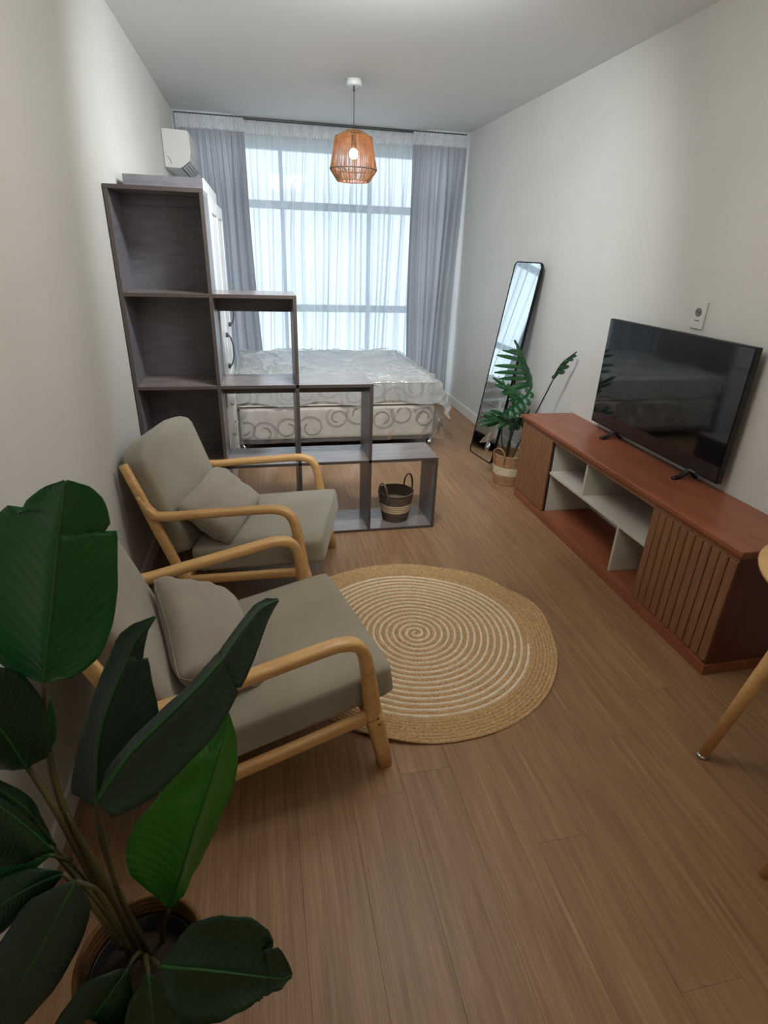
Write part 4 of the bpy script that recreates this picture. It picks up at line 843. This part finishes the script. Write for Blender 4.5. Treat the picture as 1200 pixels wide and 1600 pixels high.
def split_leaf_plant():
    c = Vector((2.405, 3.455, .001))
    basket('planter_basket', c, .5, .105, .125, .225, [(.075, 'basket_tan', 6), (.14, 'basket_cream', 5), (.225, 'basket_tan', 6)], 'brown and cream striped planter basket at the far end of the cabinet', (.05, .06), 'basket_tan', 'basket_tan')
    r = empty('split_leaf_plant', (c.x, c.y, .03), label='green split-leaf potted plant in the striped basket before the mirror', cat='plant')
    org = Vector((c.x, c.y, .03))
    b = bmesh.new(); lathe(b, [(0, -.015), (.085, -.015), (.095, .13), (.088, .13), (.086, .115), (0, .12)], 24); put('inner_pot', b, M['black_plastic'], r, True)
    for st in MONSTERA_STEMS:
        p0 = Vector(st[0]); base = Vector((c.x+(p0.x-c.x)*.4, c.y+(p0.y-c.y)*.4, .12))
        pts = cat_rom([tuple(base-org)]+[tuple(Vector(p)-org) for p in st if p[2] > .2], 5); b = bmesh.new(); sweep(b, pts, .005, 6, up=(0, 1, 0)); put('stem', b, M['dark_stem'], r, True)
    for k, (mid, fg) in MONSTERA.items(): finger_leaf('leaf', mid, fg, r, M['monstera'])

# ------------------------------------------------------------ big broad-leaf plant in the foreground
def broad_leaf(name, st, parent, m, org, thick=.0012):
    rows = []
    ss = cat_rom([sum((list(a) for a in row), []) for row in st], 3) if len(st) < 8 else [np.array(sum((list(a) for a in row), [])) for row in st]
    if len(st) >= 8:
        # keep the notches crisp: only linear in-betweens where rows are close
        out = []
        for i in range(len(ss)-1):
            n = 3
            for k in range(n):
                t = k/n
                if i in (0, len(ss)-2): out.append(ss[i]*(1-t)+ss[i+1]*t)
                else:
                    a, b_, c, d = ss[i-1], ss[i], ss[i+1], ss[i+2]
                    sp = .5*((2*b_)+(-a+c)*t+(2*a-5*b_+4*c-d)*t*t+(-a+3*b_-3*c+d)*t**3); lnr = b_*(1-t)+c*t
                    close = np.linalg.norm(b_[:3]-c[:3]) < .02
                    out.append(lnr if close else sp*.7+lnr*.3)
        out.append(ss[-1]); ss = out
    nu = 6; vs = []; fs = []; N = len(ss)
    for j, s in enumerate(ss):
        mid, L, R = Vector(s[0:3]), Vector(s[3:6]), Vector(s[6:9])
        t = Vector(ss[min(j+1, N-1)][0:3])-Vector(ss[max(j-1, 0)][0:3]); ac = R-L; nrm = t.cross(ac); nrm = nrm.normalized() if nrm.length > 1e-7 else Vector((0, 0, 1))
        for i in range(2*nu+1):
            q = i/nu-1; E = L if q < 0 else R; a = abs(q); p = mid+(E-mid)*a; b_ = (E-mid).length
            p = p+nrm*(.10*b_*math.sin(math.pi*a)*1.0+.0016*math.sin(j*1.9+a*4)*a)
            vs.append(tuple(p-org))
    C2 = 2*nu+1
    for j in range(N-1):
        for i in range(2*nu): fs.append((j*C2+i, j*C2+i+1, (j+1)*C2+i+1, (j+1)*C2+i))
    me = bpy.data.meshes.new(name); me.from_pydata(vs, [], fs); uv = me.uv_layers.new()
    for p in me.polygons:
        for l in p.loop_indices: k = me.loops[l].vertex_index; uv.data[l].uv = ((k % C2)/(2*nu), (k//C2)/(N-1))
    o = put(name, me, m, parent, True); md = o.modifiers.new('thickness', 'SOLIDIFY'); md.thickness = thick
    b = bmesh.new(); pts = [vs[j*C2+nu] for j in range(N)]
    t0 = Vector(pts[0]); L = sum((Vector(pts[i+1])-Vector(pts[i])).length for i in range(N-1))
    sweep(b, pts, [.0032*(1-.75*i/(N-1)) for i in range(N)], 6, up=(0, 1, .1)); put('midrib', b, M['leaf_rib'], o, True)
    return o
def big_plant():
    c = Vector((.335, .505, 0))
    r = basket('large_planter_basket', c, 2.2, .100, .120, .272, [(.09, 'basket_shaded', 7), (.15, 'basket_cream', 5), (.272, 'basket_shaded', 9)], 'large tan woven planter basket under the broad-leaf plant', None, 'basket_shaded', 'basket_shaded')
    org = Vector((c.x, c.y, .02))
    p = empty('broad_leaf_plant', org, label='large dark green broad-leaf plant in the foreground left corner', cat='plant')
    b = bmesh.new(); lathe(b, [(0, -.006), (.085, -.006), (.104, .215), (.098, .215), (.096, .18), (0, .185)], 32); put('inner_pot', b, M['black_plastic'], p, True)
    b = bmesh.new(); lathe(b, [(0, .196), (.05, .192), (.097, .182), (.097, .176), (0, .176)], 24); put('moss', b, M['soil'], p, True)
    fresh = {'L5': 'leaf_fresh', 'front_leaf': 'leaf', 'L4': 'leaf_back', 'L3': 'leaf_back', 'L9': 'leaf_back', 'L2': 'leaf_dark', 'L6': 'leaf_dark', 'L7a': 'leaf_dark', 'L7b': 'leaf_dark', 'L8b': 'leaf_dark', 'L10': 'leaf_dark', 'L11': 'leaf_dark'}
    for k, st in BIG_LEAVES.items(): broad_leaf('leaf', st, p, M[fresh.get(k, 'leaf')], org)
    for k, st in BIG_STEMS.items():
        pts = cat_rom([tuple(a)+(rad,) for a, rad in st], 5); b = bmesh.new()
        sweep(b, [tuple(Vector(q[:3])-org) for q in pts], [max(.001, float(q[3])) for q in pts], 8, up=(0, 1, .2)); put('leaf_sheath' if k == 'sheath' else 'stem', b, M['stem'], p, True)

split_leaf_plant()
big_plant()

# ------------------------------------------------------------ round table and stool at the right edge
def round_table():
    c = Vector((2.345, .780, 0))
    r = empty('round_table', c, label='light wood round table with splayed legs at the right edge', cat='table')
    b = bmesh.new(); lathe(b, [(0, .716), (.330, .716), (.344, .722), (.348, .732), (.344, .740), (0, .742)], 64); put('tabletop', b, M['beech'], r, True)
    for fx, fy, tx, ty in ((-.294, .151, -.14, .10), (.294, .151, .14, .10), (.294, -.151, .14, -.10), (-.294+.06, -.30, -.12, -.12)):
        b = bmesh.new(); sweep(b, [(fx*.985+tx*.015, fy*.985+ty*.015, .012), (fx*.5+tx*.5, fy*.5+ty*.5, .36), (tx, ty, .716)], [.0165, .022, .026], 16, up=(0, 1, 0)); l = put('leg', b, M['beech'], r, True)
        b = bmesh.new(); lathe(b, [(0, 0), (.012, 0), (.0175, .003), (.018, .008), (.012, .013), (0, .014)], 20, (fx, fy, 0)); put('metal_glide', b, M['chrome'], l, True)
round_table()
def stool():
    c = Vector((2.10, .44, 0))
    r = empty('wooden_stool', c, label='wooden stool whose leg tip shows below the table', cat='stool')
    b = bmesh.new(); lathe(b, [(0, .425), (.135, .425), (.148, .432), (.150, .442), (.145, .450), (0, .452)], 48); put('seat', b, M['beech'], r, True)
    for fx, fy in ((-.168, .10), (.168, .10), (.168, -.15), (-.168, -.15)):
        b = bmesh.new(); sweep(b, [(fx, fy, 0), (fx*.5, fy*.5, .425)], [.014, .019], 12, up=(0, 1, 0)); put('leg', b, M['beech'], r, True)
stool()
